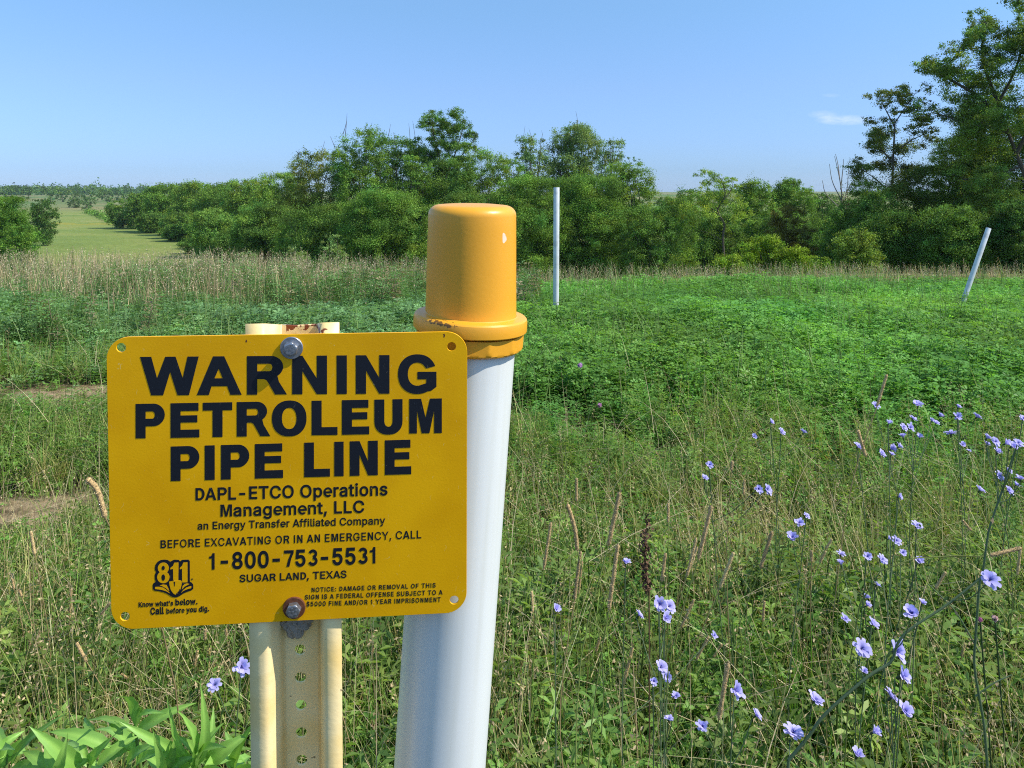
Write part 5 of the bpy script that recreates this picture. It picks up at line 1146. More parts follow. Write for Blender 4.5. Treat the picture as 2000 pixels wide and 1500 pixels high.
def alfalfa():
    mb = MB()
    x, y = sample(24000, 4.0, 12.2, 0.25); k = (y > crop_edge(x) + .5 * rng.normal(size=len(x))) & (rng.random(len(x)) < bare(x, y)); x, y = x[k], y[k]
    z = tz(x, y); h = crop_h(x, y); n = len(x)
    thin = fbm(x, y, 1.6, 52)
    base = np.where((x < -.5)[:, None], np.array([[.20, .37, .15]]), np.array([[.175, .37, .072]])) * (0.55 + .9 * fbm(x, y, 1.7, 50))[:, None] * (1 + .16 * rng.normal(size=(n, 1)))  # left crop bluer and paler: sheen on its leaves put into the colour
    base = base * np.stack([1 + .5 * (thin - .5), np.ones(n), 1 - .4 * (thin - .5)], -1)
    grp = rng.integers(0, 4, n)
    for g in range(4):
        m = grp == g; T = SPR_FAR[g]; s = h[m] * (.8 + .5 * rng.random(m.sum())) ; wide = np.maximum(.26, s) * (1 + .035 * np.maximum(y[m] - 5, 0))
        scatter(mb, T[0], T[1], np.stack([x[m], y[m], z[m] - .02], -1), rot_mats(m.sum(), rng.random(m.sum()) * .5), np.stack([wide, wide, s], -1), base[m], T[2])
    # the closed upper layer of leaves
    x, y = sample(85000, 4.0, 12.2, 0.0); k = (y > crop_edge(x) + .1 + .35 * np.abs(rng.normal(size=len(x)))) & (rng.random(len(x)) < bare(x, y) * (0.45 + .8 * fbm(x, y, .6, 58))); x, y = x[k], y[k]; n = len(x)
    z = tz(x, y) + crop_h(x, y) * (.55 + .5 * rng.random(n))
    col = np.where((x < -.5)[:, None], np.array([[.20, .385, .15]]), np.array([[.175, .38, .072]])) * (0.55 + .9 * fbm(x, y, 1.7, 50))[:, None] * (1 + .32 * rng.normal(size=(n, 1)))  # same sheen tint in the left side's leaf colour
    sc = .021 * (1 + .06 * np.maximum(y - 4, 0)) * (.7 + .6 * rng.random(n))
    scatter(mb, TRI_FAR[0], TRI_FAR[1], np.stack([x, y, z], -1), rot_mats(n, np.abs(rng.normal(size=n)) * .55), sc[:, None], col)
    tag(link('crop', mb.mesh('crop'), M_CROP), 'low green leafy crop covering the field behind the signs', 'crop', kind='stuff')
alfalfa()

def blades(mb, x, y, z, h, wid, col, lean=.35, bend=.5, seg=4, droop=0.0):
    n = len(x); a = rng.random(n) * 2 * math.pi; l = np.abs(rng.normal(size=n)) * lean; t = np.linspace(0, 1, seg + 1)
    b_ = np.abs(rng.normal(size=n)) * bend
    hor = (l[:, None] * t + b_[:, None] * t ** 2.2) * h[:, None]; ver = (t[None] * np.sqrt(np.maximum(.15, 1 - (l[:, None] * .7) ** 2)) - (b_[:, None] ** 1.5) * .45 * t[None] ** 3) * h[:, None]
    dx, dy = np.cos(a), np.sin(a); cx = x[:, None] + dx[:, None] * hor; cy = y[:, None] + dy[:, None] * hor; cz = z[:, None] + ver
    fa = a + math.pi / 2 + rng.normal(size=n) * .5; wx, wy = np.cos(fa), np.sin(fa)
    ww = wid[:, None] * (1 - .85 * t[None] ** 1.6) * .5
    L = np.stack([cx - wx[:, None] * ww, cy - wy[:, None] * ww, cz], -1); R = np.stack([cx + wx[:, None] * ww, cy + wy[:, None] * ww, cz], -1)
    V = np.stack([L, R], 2).reshape(n, -1, 3); k = 2 * (seg + 1)
    q = np.array([[2 * i, 2 * i + 1, 2 * i + 3, 2 * i + 2] for i in range(seg)])
    Q = (q[None] + (np.arange(n) * k)[:, None, None]).reshape(-1, 4)
    mb.add(V.reshape(-1, 3), Q, np.clip(np.repeat(col, k, 0), .004, .8))
    return np.stack([cx[:, -1], cy[:, -1], cz[:, -1]], -1)

def tall_grass():
    """ripe grass along the far edge of the crop, tallest on the left"""
    mb = MB()
    n = 46000; y = 7.2 + 7.6 * rng.random(n) ** .8; x = (rng.random(n) * 2 - 1) * (.78 * y + 1)
    s = x / y; left = 1 - sstep(-.28, .02, s)
    start = 10.6 - 2.6 * left + 1.4 * (vnoise(x, y, 2.0, 71) - .5) + .5 * sstep(.3, .5, s)
    dens = sstep(0, 1.6, y - start) * (.45 + .55 * left + .25 * (s > .2)) * (.22 + .95 * fbm(x, y, 1.1, 72)); k = rng.random(n) < dens; x, y, left = x[k], y[k], left[k]; n = len(x)
    h = (.36 + .27 * left) * (.5 + .75 * rng.random(n) ** 1.4) * (.7 + .5 * fbm(x, y, 1.3, 73)); z = tz(x, y)
    tan_ = rng.random(n) < .5
    col = np.where(tan_[:, None], np.array([[.46, .34, .20]]), np.array([[.18, .29, .09]])) * (1 + .28 * rng.normal(size=(n, 1)))
    tip = blades(mb, x, y, z - .03, h, .0075 + .004 * rng.random(n), col, .16, .14, 3)
    k = rng.random(n) < .5; T = tip[k]; m = len(T)
    for j in range(7):
        p = T + np.stack([rng.normal(size=m) * .012, rng.normal(size=m) * .012, -.02 - j * .022 * np.ones(m)], -1)
        V, Q, C = leaf_quads(p, unit(rng.normal(size=(m, 3))), .026, .009, np.clip(np.array([[.56, .43, .30]]) * (1 + .25 * rng.normal(size=(m, 1))), .02, .7)); mb.add(V, Q, C)
    tag(link('tall_grass', mb.mesh('tall_grass'), M_GRASS), 'pale tan ripe grass standing along the far edge of the crop', 'grass', kind='stuff')
    # dark weeds and green grass in front of it on the left
    mb = MB(); n = 2600; y = 6.9 + 4.6 * rng.random(n); x = -(rng.random(n)) * (.78 * y + .5) + .35
    k = rng.random(n) < sstep(.42, .62, fbm(x, y, 1.5, 75)); x, y = x[k], y[k]; n = len(x); z = tz(x, y)
    h = .30 + .30 * rng.random(n); grp = rng.integers(0, 3, n)
    for g in range(3):
        m = grp == g; Tm = SPR_FINE[g]; c = np.where((rng.random(m.sum()) < .2)[:, None], np.array([[.30, .25, .15]]), np.array([[.15, .28, .09]])) * (1 + .2 * rng.normal(size=(m.sum(), 1)))
        scatter(mb, Tm[0], Tm[1], np.stack([x[m], y[m], z[m]], -1), rot_mats(m.sum(), rng.random(m.sum()) * .3), np.stack([h[m] * .8, h[m] * .8, h[m]], -1), c, Tm[2])
    x, y = sample(11000, 5.0, 12.3, .3); k = (rng.random(len(x)) < sstep(.42, .7, fbm(x, y, .9, 77))); x, y = x[k], y[k]; n = len(x)
    blades(mb, x, y, tz(x, y), .35 + .25 * rng.random(n), np.full(n, .008), np.array([[.17, .24, .075]]) * (1 + .3 * rng.normal(size=(n, 1))), .25, .3, 3)
    tag(link('weeds', mb.mesh('weeds'), M_GRASS), 'mixed weeds and green grass rising out of the crop', 'weeds', kind='stuff')
tall_grass()

def low(x, y):
    # the verge is tall by the post and short where it meets the crop and around bare soil
    f = 1 - .40 * sstep(1.8, 3.3, y)
    for bx, by, rx, ry in BARE: f = np.minimum(f, .20 + .7 * sstep(.7, 1.8, np.hypot((x - bx) / rx, np.where(y < by, (y - by) * .55, y - by) / ry)))
    return f
def undergrowth():
    """the rough verge in front: clover, leafy weeds, green blades and dry stalks"""
    def place(n, y0, y1, p=-.4):
        x, y = sample(n, y0, y1, p, .80, .35); e = crop_edge(x) + .35
        k = (y < e + .5 * rng.normal(size=len(x))) & (rng.random(len(x)) < bare(x, y) + .04); return x[k], y[k]
    mb = MB()
    # clover and other leaves, thicker in patches
    x, y = place(46000, .85, 7.0, -.2); k = rng.random(len(x)) < .30 + 1.0 * sstep(.35, .65, fbm(x, y, .55, 80)); x, y = x[k], y[k]; n = len(x)
    hh = .22 + .20 * fbm(x, y, .7, 82); z = tz(x, y) + hh * low(x, y) * np.power(rng.random(n), .6)
    hue = fbm(x, y, .8, 83)[:, None]; col = (np.array([[.11, .30, .06]]) * (1 - hue) + np.array([[.22, .36, .05]]) * hue) * (1 + .3 * rng.normal(size=(n, 1)))
    sc = (.011 + .008 * rng.random(n)) * (1 + .1 * np.maximum(y - 2, 0))
    scatter(mb, TRI_NEAR[0], TRI_NEAR[1], np.stack([x, y, z], -1), rot_mats(n, np.abs(rng.normal(size=n)) * .6), sc[:, None], col)
    for T, num, c0, c1, h0, h1, wd in ((SPR_NEAR, 4200, (.12, .27, .05), (.20, .32, .05), .24, .42, .75), (SPR_FINE, 7000, (.14, .255, .06), (.23, .31, .07), .26, .52, .8)):
        x, y = place(num, .9, 7.0, -.2); k = rng.random(len(x)) < .4 + sstep(.4, .6, fbm(x, y, .6, 85 + num % 7)); x, y = x[k], y[k]; n = len(x); g = rng.integers(0, len(T), n)
        for q in range(len(T)):
            m = g == q; c = np.array(c0) + (np.array(c1) - np.array(c0)) * rng.random((m.sum(), 1)); c = c * (1 + .22 * rng.normal(size=(m.sum(), 1)))
            s = h0 + (h1 - h0) * rng.random(m.sum()); s = s * low(x[m], y[m]) * np.where(np.hypot(x[m] + .1, y[m] - .72) < .35, .6, 1)
            scatter(mb, T[q][0], T[q][1], np.stack([x[m], y[m], tz(x[m], y[m]) - .01], -1), rot_mats(m.sum(), np.abs(rng.normal(size=m.sum())) * .35), np.stack([s * wd, s * wd, s], -1), c, T[q][2])
    tag(link('undergrowth', mb.mesh('undergrowth'), M_CROP), 'clover and leafy weeds covering the rough verge', 'undergrowth', kind='stuff')
    mb = MB()
    x, y = place(48000, .85, 7.0, -.45); n = len(x); k = rng.random(n) < .35 + .9 * sstep(.3, .65, fbm(x, y, .5, 90)); x, y = x[k], y[k]; n = len(x)
    dry = sstep(.42, .68, fbm(x, y, .9, 92)); c = np.array([[.17, .31, .05]]) * (1 - dry[:, None]) + np.array([[.42, .36, .13]]) * dry[:, None]
    blades(mb, x, y, tz(x, y) - .01, (.20 + .34 * rng.random(n)) * low(x, y), (.0028 + .0045 * rng.random(n) ** 2), c * (1 + .25 * rng.normal(size=(n, 1))), .28, .45, 5)
    tag(link('verge_grass', mb.mesh('verge_grass'), M_GRASS), 'green and yellowing grass blades growing through the verge', 'grass', kind='stuff')
    mb = MB()   # tussocks: many blades from one foot
    tx, ty = place(760, .95, 6.5, -.4); k = rng.random(len(tx)) < .3 + fbm(tx, ty, .8, 98); tx, ty = tx[k], ty[k]
    for part in range(2):
        m = 44; x = np.repeat(tx, m); y = np.repeat(ty, m); n = len(x); sp_ = .045 * rng.random(n) ** .5; a = rng.random(n) * 6.283; x = x + sp_ * np.cos(a); y = y + sp_ * np.sin(a)
        f = np.repeat(fbm(tx, ty, .6, 99) * 1.3 - .15 + .25 * rng.normal(size=len(tx)), m)[:, None]; c = np.array([[.12, .27, .045]]) * (1 - np.clip(f, 0, 1)) + np.array([[.36, .36, .11]]) * np.clip(f, 0, 1)
        if part: c = c * .5 + np.array([[.25, .19, .09]]); 
        blades(mb, x, y, tz(x, y) - .01, np.repeat(.7 + .6 * rng.random(len(tx)), m) * (.16 + .30 * rng.random(n)) * low(x, y) * (1.15 if part else 1), .0026 + .0035 * rng.random(n), c * (1 + .22 * rng.normal(size=(n, 1))), .22, .55 if not part else .2, 5)
        tx, ty = tx[::3], ty[::3]
    tag(link('tussock_grass', mb.mesh('tussock_grass'), M_GRASS), 'tussocks of yellowish green grass in the verge', 'grass', kind='stuff')
    mb = MB()
    x, y = place(12000, .9, 6.5, -.5); n = len(x); k = rng.random(n) < .25 + 1.1 * sstep(.42, .62, fbm(x, y, .7, 95)); x, y = x[k], y[k]; n = len(x)
    c = np.where((rng.random(n) < .6)[:, None], np.array([[.60, .47, .26]]), np.array([[.30, .21, .11]])) * (1 + .25 * rng.normal(size=(n, 1)))
    tip = blades(mb, x, y, tz(x, y) - .01, .08 + (.28 + .36 * rng.random(n)) * low(x, y), .0018 + .0012 * rng.random(n), c, .20, .16, 5)
    k = rng.random(n) < .55; T = tip[k]; m = len(T)
    for j in range(6):
        p = T + rng.normal(size=(m, 3)) * .004 + np.array([0, 0, -.008 * j]); V, Q, C = leaf_quads(p, unit(rng.normal(size=(m, 3))), .010, .004, np.clip(np.array([[.48, .36, .20]]) * (1 + .25 * rng.normal(size=(m, 1))), .02, .7)); mb.add(V, Q, C)
    # broken straw lying across the verge
    x, y = place(3000, .9, 6.5, -.5); n = len(x)
    blades(mb, x, y, tz(x, y) + (.1 + .25 * rng.random(n)) * low(x, y), .15 + .25 * rng.random(n), .0016 + .0014 * rng.random(n), np.array([[.52, .42, .25]]) * (1 + .25 * rng.normal(size=(n, 1))), 1.1, .6, 4)
    tag(link('dry_stalks', mb.mesh('dry_stalks'), M_GRASS), 'thin dry tan stalks and straw among the verge plants', 'dry grass', kind='stuff')
undergrowth()

# ------------------------------------------------------------------ timothy grass heads, each on its stalk
M_HEAD, nt, b = mat('ripe_grass_head', rough=0.85, spec=0.2)
a_ = N(nt, 'ShaderNodeAttribute'); a_.attribute_name = 'Col'; nt.links.new(a_.outputs['Color'], b.inputs['Base Color'])
tcn = N(nt, 'ShaderNodeTexCoord'); n1 = N(nt, 'ShaderNodeTexVoronoi', Scale=700.0); nt.links.new(tcn.outputs['Object'], n1.inputs['Vector'])
bp = N(nt, 'ShaderNodeBump'); bp.inputs['Strength'].default_value = 0.9; bp.inputs['Distance'].default_value = 0.001; nt.links.new(n1.outputs['Distance'], bp.inputs['Height']); nt.links.new(bp.outputs[0], b.inputs['Normal'])
def timothy(tx, ty, bx, by, label, group, bend=None, d=None, name='timothy_grass'):
    Lpx = math.hypot(tx - bx, ty - by); d = d or float(np.clip(F * .088 / max(Lpx, 1), 1.18, 2.0)) * (1 + .04 * rng.normal())
    tipp, foot_ = P(tx, ty, d), P(bx, by, d)
    dirv = (tipp - foot_); hd = dirv.normalized(); hor = Vector((hd.x, 0, 0))
    drop_ = foot_.z; gx = foot_.x - hd.x * drop_ * .30 + rng.normal() * .03; gy = d + rng.normal() * .04
    gz = tzs(gx, gy); root = empty(name, (gx, gy, gz), label, 'grass stalk', group); root['kind'] = 'thing'; o0 = np.array([gx, gy, gz])
    midp = foot_ - hd * min(.22, drop_ * .4); st = spline([(gx, gy, gz - .02), tuple((Vector((gx, gy, gz)) + midp) / 2 + Vector((rng.normal() * .012, 0, 0))), tuple(midp), tuple(foot_), tuple(foot_ + dirv * .3)], 16) - o0
    mb = MB(); c = np.array([.24, .28, .08]) if rng.random() < .5 else np.array([.38, .28, .13]); mb.add(*tube(st, np.linspace(.0013, .0009, 16), 5), c * (1 + .15 * rng.normal()))
    link('stem', mb.mesh('stem', True), M_GRASS, root)
    mb = MB(); rws = 34; R = .0032 * (0.85 + .3 * rng.random()) * (1 if Lpx > 35 else .85)
    pts = [foot_] + ([P(*bend, d)] if bend else []) + [tipp]; pa = spline(pts, rws) - o0
    t = np.linspace(0, 1, rws); rad = R * np.minimum(1, np.minimum(t / .07 + .35, (1 - t) / .05 + .45)); V, Q = tube(pa, rad, 12)
    ctr = np.repeat(pa, 12, 0); V = ctr + (V - ctr) * (1 + .22 * (rng.random((len(V), 1)) - .5) + .10 * np.where((np.arange(len(V)) // 12 + np.arange(len(V))) % 2, 1, -1)[:, None])
    cc = np.array([.52, .355, .165]) * (1 + .12 * rng.normal()); mb.add(V, Q, np.clip(cc * (1 + .22 * rng.normal(size=(len(V), 1))), .02, .7))
    # short awns standing off the head
    m = 150; kk = rng.integers(0, len(V), m); out_ = unit(V[kk] - ctr[kk]); p = V[kk] + out_ * .0006; Vq, Qq, Cq = leaf_quads(p, unit(np.cross(out_, rng.normal(size=(m, 3)))), .0030, .0009, np.clip(np.array([[.52, .40, .24]]) * (1 + .25 * rng.normal(size=(m, 1))), .02, .8)); mb.add(Vq, Qq, Cq)
    link('seed_head', mb.mesh('seed_head', True), M_HEAD, root)
    return root
RIGHT = [(1126, 934, 1126, 980), (1211, 960, 1188, 1066), (1207, 1062, 1189, 1191), (1076, 1020, 1062, 1112), (1134, 1076, 1122, 1172), (1137, 1096, 1130, 1160), (1038, 1154, 1041, 1196), (1305, 982, 1305, 1020), (1390, 987, 1364, 1092), (1360, 1050, 1342, 1124),
         (1362, 1068, 1340, 1128), (1300, 1080, 1292, 1136), (1433, 1078, 1406, 1148), (1356, 1170, 1330, 1226), (1384, 1243, 1360, 1288), (1410, 1258, 1393, 1284), (1236, 1263, 1218, 1338), (1172, 1244, 1164, 1272), (1163, 1380, 1164, 1416), (1422, 1294, 1404, 1406), (1349, 1408, 1344, 1458), (1454, 937, 1452, 966), (1430, 900, 1429, 918), (1252, 1302, 1249, 1328), (1078, 1268, 1076, 1292), (1030, 1280, 1034, 1304)]
for q in RIGHT: timothy(*q, 'tan timothy grass head among the weeds right of the thick white pipe', 'timothy heads right of the pipe')
timothy(1108, 985, 1128, 1076, 'timothy grass head curving to the left, right of the thick white pipe', None, bend=(1122, 1030))
timothy(1732, 731, 1713, 793, 'tall timothy grass head standing alone against the green crop', None, d=1.75)
timothy(1675, 839, 1691, 892, 'timothy grass head leaning left on a long bare stalk', None, d=1.75)
timothy(1995, 1070, 1933, 1085, 'timothy grass head bent over sideways at the right edge', None, d=1.35)
FARR = [(1508, 1038, 1485, 1110), (1625, 1053, 1613, 1072), (1612, 1075, 1602, 1098), (1585, 1075, 1585, 1097), (1493, 1173, 1490, 1213), (1623, 1255, 1612, 1280), (1628, 1292, 1612, 1327), (1847, 1117, 1827, 1150), (1993, 1073, 1987, 1123), (1885, 1255, 1878, 1283), (1997, 1280, 1980, 1320), (1995, 1360, 1985, 1380), (1987, 1423, 1987, 1467), (1648, 1457, 1643, 1500), (1870, 1427, 1882, 1450), (1880, 1016, 1897, 1036), (1555, 1290, 1550, 1318)]
for q in FARR: timothy(*q, 'tan timothy grass head among the blue flowers on the right', 'timothy heads among the blue flowers')
LEFT = [(139, 1150, 136, 1209), (216, 1176, 197, 1200), (149, 1255, 169, 1292), (77, 1232, 72, 1262), (236, 1316, 252, 1325), (180, 1340, 152, 1390), (386, 1270, 379, 1305), (409, 1265, 407, 1315), (419, 1287, 415, 1325), (401, 1228, 400, 1250), (141, 1392, 140, 1425), (72, 1389, 42, 1446), (37, 1150, 42, 1165), (441, 1228, 443, 1242), (60, 1037, 68, 1084), (22, 1120, 28, 1150), (55, 1232, 60, 1262)]
for q in LEFT: timothy(*q, 'tan timothy grass head among the weeds left of the channel post', 'timothy heads left of the post')
timothy(170, 934, 206, 1012, 'pale grass stalk arching over beside the left edge of the sign', None, bend=(190, 958), d=1.1)
for q in [(732, 1252, 726, 1278), (716, 1272, 714, 1292), (745, 1406, 719, 1425), (703, 1473, 681, 1489)]: timothy(*q, 'tan timothy grass head seen between channel post and thick white pipe', 'timothy heads between post and pipe')

# dark seed stalk of a dock
def dock(label, pts, d, w):
    g = P(pts[-1][0], pts[-1][1], d); z0 = tzs(g.x, d); root = empty('dock_stalk', (g.x, d, z0), label, 'weed stalk'); o0 = np.array([g.x, d, z0])
    sp_ = spline([tuple(P(px, py, d)) for px, py in pts] + [(g.x, d, z0 - .02)], 20) - o0; mb = MB(); mb.add(*tube(sp_, np.linspace(.0010, .0019, 20), 5), (.16, .10, .055)); link('stem', mb.mesh('stem', True), M_GRASS, root)
    k = rng.random(260) ** .8; p = sp_[(k * 12).astype(int)] + rng.normal(size=(260, 3)) * np.array([w, w, .008])
    V, Q, C = leaf_quads(p, unit(rng.normal(size=(260, 3))), .009, .006, np.clip(np.array([[.15, .085, .05]]) * (1 + .3 * rng.normal(size=(260, 1))), .006, .3)); mb = MB(); mb.add(V, Q, C); link('seed_cluster', mb.mesh('seed_cluster'), M_HEAD, root)
dock('dark reddish brown dock seed stalk right of the thick white pipe', [(1263, 1015), (1260, 1080), (1264, 1140), (1268, 1210)], 1.6, .0045)

# ------------------------------------------------------------------ chicory
def flower_mesh(seed, open_):
    r = np.random.default_rng(seed); mb = MB(); npet = 16
    for ring in range(2):
        for k in range(npet // 2):
            a = (k + .5 * ring) * 2 * math.pi / (npet / 2) + r.normal() * .08; L = (.0165 if ring == 0 else .0135) * (1 + .10 * r.normal()); w_ = .0080; el = math.radians(open_ + 18 * ring + r.normal() * 9)
            pts = []
            for t, f in ((0, .25), (.35, .8), (.7, 1.0), (.93, .95)):
                e2 = el - .35 * t * t
                for s in (-.5, 0, .5): pts.append((.0012 + L * t * math.cos(e2), s * w_ * f, L * t * math.sin(e2) - (0.0006 if s == 0 else 0) * (1 if t > .2 else 0)))
            for s, dl in ((-.5, .04), (0, .07), (.5, .03)): pts.append((.0012 + L * (.97 + dl) * math.cos(el - .35), s * w_ * .7, L * (.97 + dl) * math.sin(el - .35)))
            V = turn(np.array(pts), a); Q = np.array([[3 * i + j, 3 * i + j + 1, 3 * i + j + 4, 3 * i + j + 3] for i in range(4) for j in range(2)])
            base = np.array([.58, .53, .90]) * (1 + .08 * r.normal()); tc_ = np.repeat(np.array([.86, .95, 1.0, 1.05, 1.08]), 3)[:, None]; mb.add(V, Q, np.clip(base * tc_, 0, .95))
    for k in range(9):
        a = r.random() * 6.28; mb.add(*tube([(0, 0, 0), (.0012 * math.cos(a), .0012 * math.sin(a), .004), (.0030 * math.cos(a), .0030 * math.sin(a), .0075)], [.0004, .0004, .0003], 4), (.12, .14, .55))
    V, Q = tube([(0, 0, -.009), (0, 0, -.006), (0, 0, -.001), (0, 0, .001)], [.0010, .0023, .0024, .0014], 8); mb.add(V, Q, (.07, .10, .04))
    return mb.mesh('flower', True)
FL = [flower_mesh(1, 32), flower_mesh(2, 44), flower_mesh(3, 54), flower_mesh(4, 62), flower_mesh(5, 72)]
STEMC = (.14, .20, .10)
def chicory(label, flowers, d, stems=None, basepx=None, group='blue chicory plants', big=1.0, dry=0.4):
    """flowers: (px, py, size px); the plant stands where its stem meets the ground"""
    fp = [P(px, py, d + .06 * rng.normal() * min(1, d / 1.5)) for px, py, s in flowers]
    cx = sum(p.x for p in fp) / len(fp); lowest = min(p.z for p in fp); topz = max(p.z for p in fp)
    gx = P(basepx, 1000, d).x if basepx else cx - .05 * rng.random(); gy = d + .02 * rng.normal(); gz = tzs(gx, gy); o0 = Vector((gx, gy, gz))
    root = empty('chicory_plant', o0, label, 'wildflower', group)
    mb = MB(); main = []
    if stems:
        for ln in stems:
            pts = [tuple(P(px, py, d) - o0) for px, py in ln[1:]]; sp_ = spline(pts, 26); mb.add(*tube(sp_, np.linspace(ln[0], ln[0] * .55, 26), 7), STEMC); main += list(sp_)
            if sp_[0][2] < .75 and ln[0] > .002: # carry it on down to the root
                mb.add(*tube(spline([(0, 0, -.03), tuple(sp_[0] * np.array([.35, .35, .45])), tuple(sp_[0])], 10), ln[0], 7), STEMC)
    else:
        k = 1 if len(fp) < 4 else 2
        for q in range(k):
            tops = sorted(fp, key=lambda p: -p.z)[q]; sp_ = spline([(0, 0, -.03), (.3 * (tops.x - gx) + rng.normal() * .02, rng.normal() * .02, (tops.z - gz) * .5), tuple(tops - o0)], 18)
            mb.add(*tube(sp_, np.linspace(.0017, .0008, 18), 6), STEMC); main += list(sp_)
    main = np.array(main)
    for (px, py, s), p in zip(flowers, fp):
        q = np.array(p - o0); cand = main[main[:, 2] < q[2] - .015] if (main[:, 2] < q[2] - .015).any() else main
        a = cand[np.argmin(np.linalg.norm((cand - q) * np.array([1, .6, .55]) + np.array([0, 0, .05]), axis=1))]
        nrm_ = Vector((SUN.x * .55 + rng.normal() * .28, -.45 + rng.normal() * .35, .75)).normalized()
        if np.linalg.norm(q - a) > .006:
            e_ = q - np.array(nrm_) * .008 * s / 30; mb.add(*tube(spline([a, (a + e_) / 2 + np.array([0, 0, -.01]), e_], 8), [.0008] * 8, 5), STEMC)
        f = bpy.data.objects.new('flower', FL[rng.integers(len(FL))]); COL.objects.link(f); f.parent = root
        sc = (s / F * d) / .0335 ; f.matrix_local = Matrix.LocRotScale(Vector(q), nrm_.to_track_quat('Z', 'Y') @ Matrix.Rotation(rng.random() * 6, 3, 'Z').to_quaternion(), (sc, sc, sc))
    # spent heads and small leaves on the stems
    m = max(5, int(len(main) * dry)); p = main[rng.integers(0, len(main), m)] + rng.normal(size=(m, 3)) * .006
    V, Q, C = leaf_quads(p, unit(rng.normal(size=(m, 3))), .011, .005, np.where((rng.random(m) < .4)[:, None], np.array([[.40, .28, .17]]), np.array([[.12, .18, .06]]))); mb.add(V, Q, C)
    link('stems', mb.mesh('stems', True), M_GRASS, root)
    return root
for me in FL: me.materials.append(M_PETAL)

chicory('chicory with a thick stem slanting up to the right and a big open flower', [(1548, 1432, 40), (1591, 1368, 30), (1747, 1273, 44), (1933, 1133, 34), (1682, 1267, 38), (1780, 1200, 34)], 1.22,
        stems=[(.0027, (1540, 1485), (1580, 1437), (1613, 1393), (1697, 1320), (1740, 1293), (1753, 1257), (1780, 1227), (1847, 1183), (1910, 1133), (1924, 1120))], basepx=1500)
chicory('tall chicory with an upright bare stem near the right edge', [(1988, 866, 18), (1976, 873, 22), (1963, 867, 22), (1948, 884, 20), (1993, 937, 18)], 1.3,
        stems=[(.0024, (1929, 1500), (1922, 1417), (1913, 1363), (1903, 1300), (1905, 1253), (1913, 1143), (1920, 1117), (1930, 1043), (1943, 1000), (1961, 948), (1980, 887), (1988, 870)),
               (.0016, (1905, 1360), (1940, 1335), (1976, 1318)), (.0014, (1913, 1275), (1870, 1200), (1838, 1165), (1812, 1140))], basepx=1930, dry=.2)
chicory('chicory with a cluster of pale flowers facing the sun, lower right', [(1759, 1322, 38), (1740, 1362, 38), (1765, 1390, 38), (1705, 1431, 30), (1673, 1477, 32)], 1.2, basepx=1690)
chicory('chicory carrying a dark blue wheel of petals behind a timothy head', [(1434, 1348, 34), (1476, 1398, 26), (1372, 1419, 24)], 1.22, basepx=1430)
chicory('chicory with a blue tuft of three flowers left of the timothy heads', [(1290, 1304, 28), (1303, 1322, 22), (1276, 1330, 18), (1320, 1362, 20), (1306, 1406, 18)], 1.3, basepx=1310)
chicory('chicory with three large flowers close together right of the pipe', [(1288, 1180, 30), (1306, 1185, 30), (1298, 1208, 26), (1247, 1202, 22)], 1.35, basepx=1290)
chicory('chicory with a single cupped flower nearest the thick white pipe', [(1084, 1189, 22)], 1.35, basepx=1100)
chicory('chicory with one flower above the three close together ones', [(1222, 1100, 20), (1394, 1242, 16)], 1.5, basepx=1240)
chicory('chicory with small flowers half hidden under the yellow grass', [(1650, 1211, 20), (1704, 1220, 24), (1689, 1168, 20), (1692, 1183, 20), (1801, 1179, 18), (1712, 1143, 16), (1687, 1313, 18)], 1.55, basepx=1690)
chicory('chicory with cupped flowers in a row amid the seed stalks', [(1643, 1083, 20), (1643, 1103, 19), (1693, 1087, 18), (1722, 1093, 22), (1762, 1080, 16), (1793, 1097, 20)], 1.65, basepx=1700)
chicory('chicory with two ragged star flowers left of the big patch', [(1560, 1022, 20), (1575, 1008, 15), (1548, 1052, 26)], 1.7, basepx=1550)
chicory('chicory holding pale flowers just above the cupped row', [(1790, 1027, 22), (1750, 1057, 22), (1755, 970, 16), (1735, 1053, 14)], 1.75, basepx=1760)
chicory('chicory with a paired flower above the tan heads', [(1480, 955, 20), (1497, 957, 22), (1385, 909, 18), (1376, 935, 16)], 1.9, basepx=1450)
chicory('chicory with three small flowers at the dark edge of the crop', [(1505, 825, 14), (1526, 843, 16), (1569, 845, 14), (1473, 853, 14)], 2.4, basepx=1530)
chicory('chicory at the crop edge, its flowers in a loose ring', [(1675, 873, 20), (1721, 887, 18), (1741, 877, 20), (1755, 873, 18), (1741, 889, 14), (1735, 828, 17)], 2.2, basepx=1720)
chicory('chicory dotted with flowers in front of the yellow green weeds', [(1764, 835, 18), (1776, 836, 18), (1764, 854, 18), (1796, 854, 15), (1783, 818, 18), (1819, 823, 16), (1828, 827, 14), (1793, 792, 22), (1709, 793, 18)], 2.3, basepx=1785)
chicory('chicory with the highest flowers of the far patch', [(1857, 848, 26), (1835, 813, 18), (1870, 815, 18), (1871, 796, 15), (1907, 815, 20), (1879, 869, 15), (1892, 881, 10)], 2.3, basepx=1865)
chicory('chicory with a bunch of pale flowers beside the tall bare stem', [(1927, 856, 20), (1927, 869, 17), (1943, 863, 20), (1968, 920, 17), (1951, 930, 20), (1956, 936, 22), (1984, 948, 17), (1969, 959, 19), (1913, 958, 20), (1998, 818, 16)], 2.2, basepx=1950)
chicory('chicory with two violet blue flowers against the channel post', [(472, 1303, 34), (420, 1338, 26)], 1.2, basepx=455)

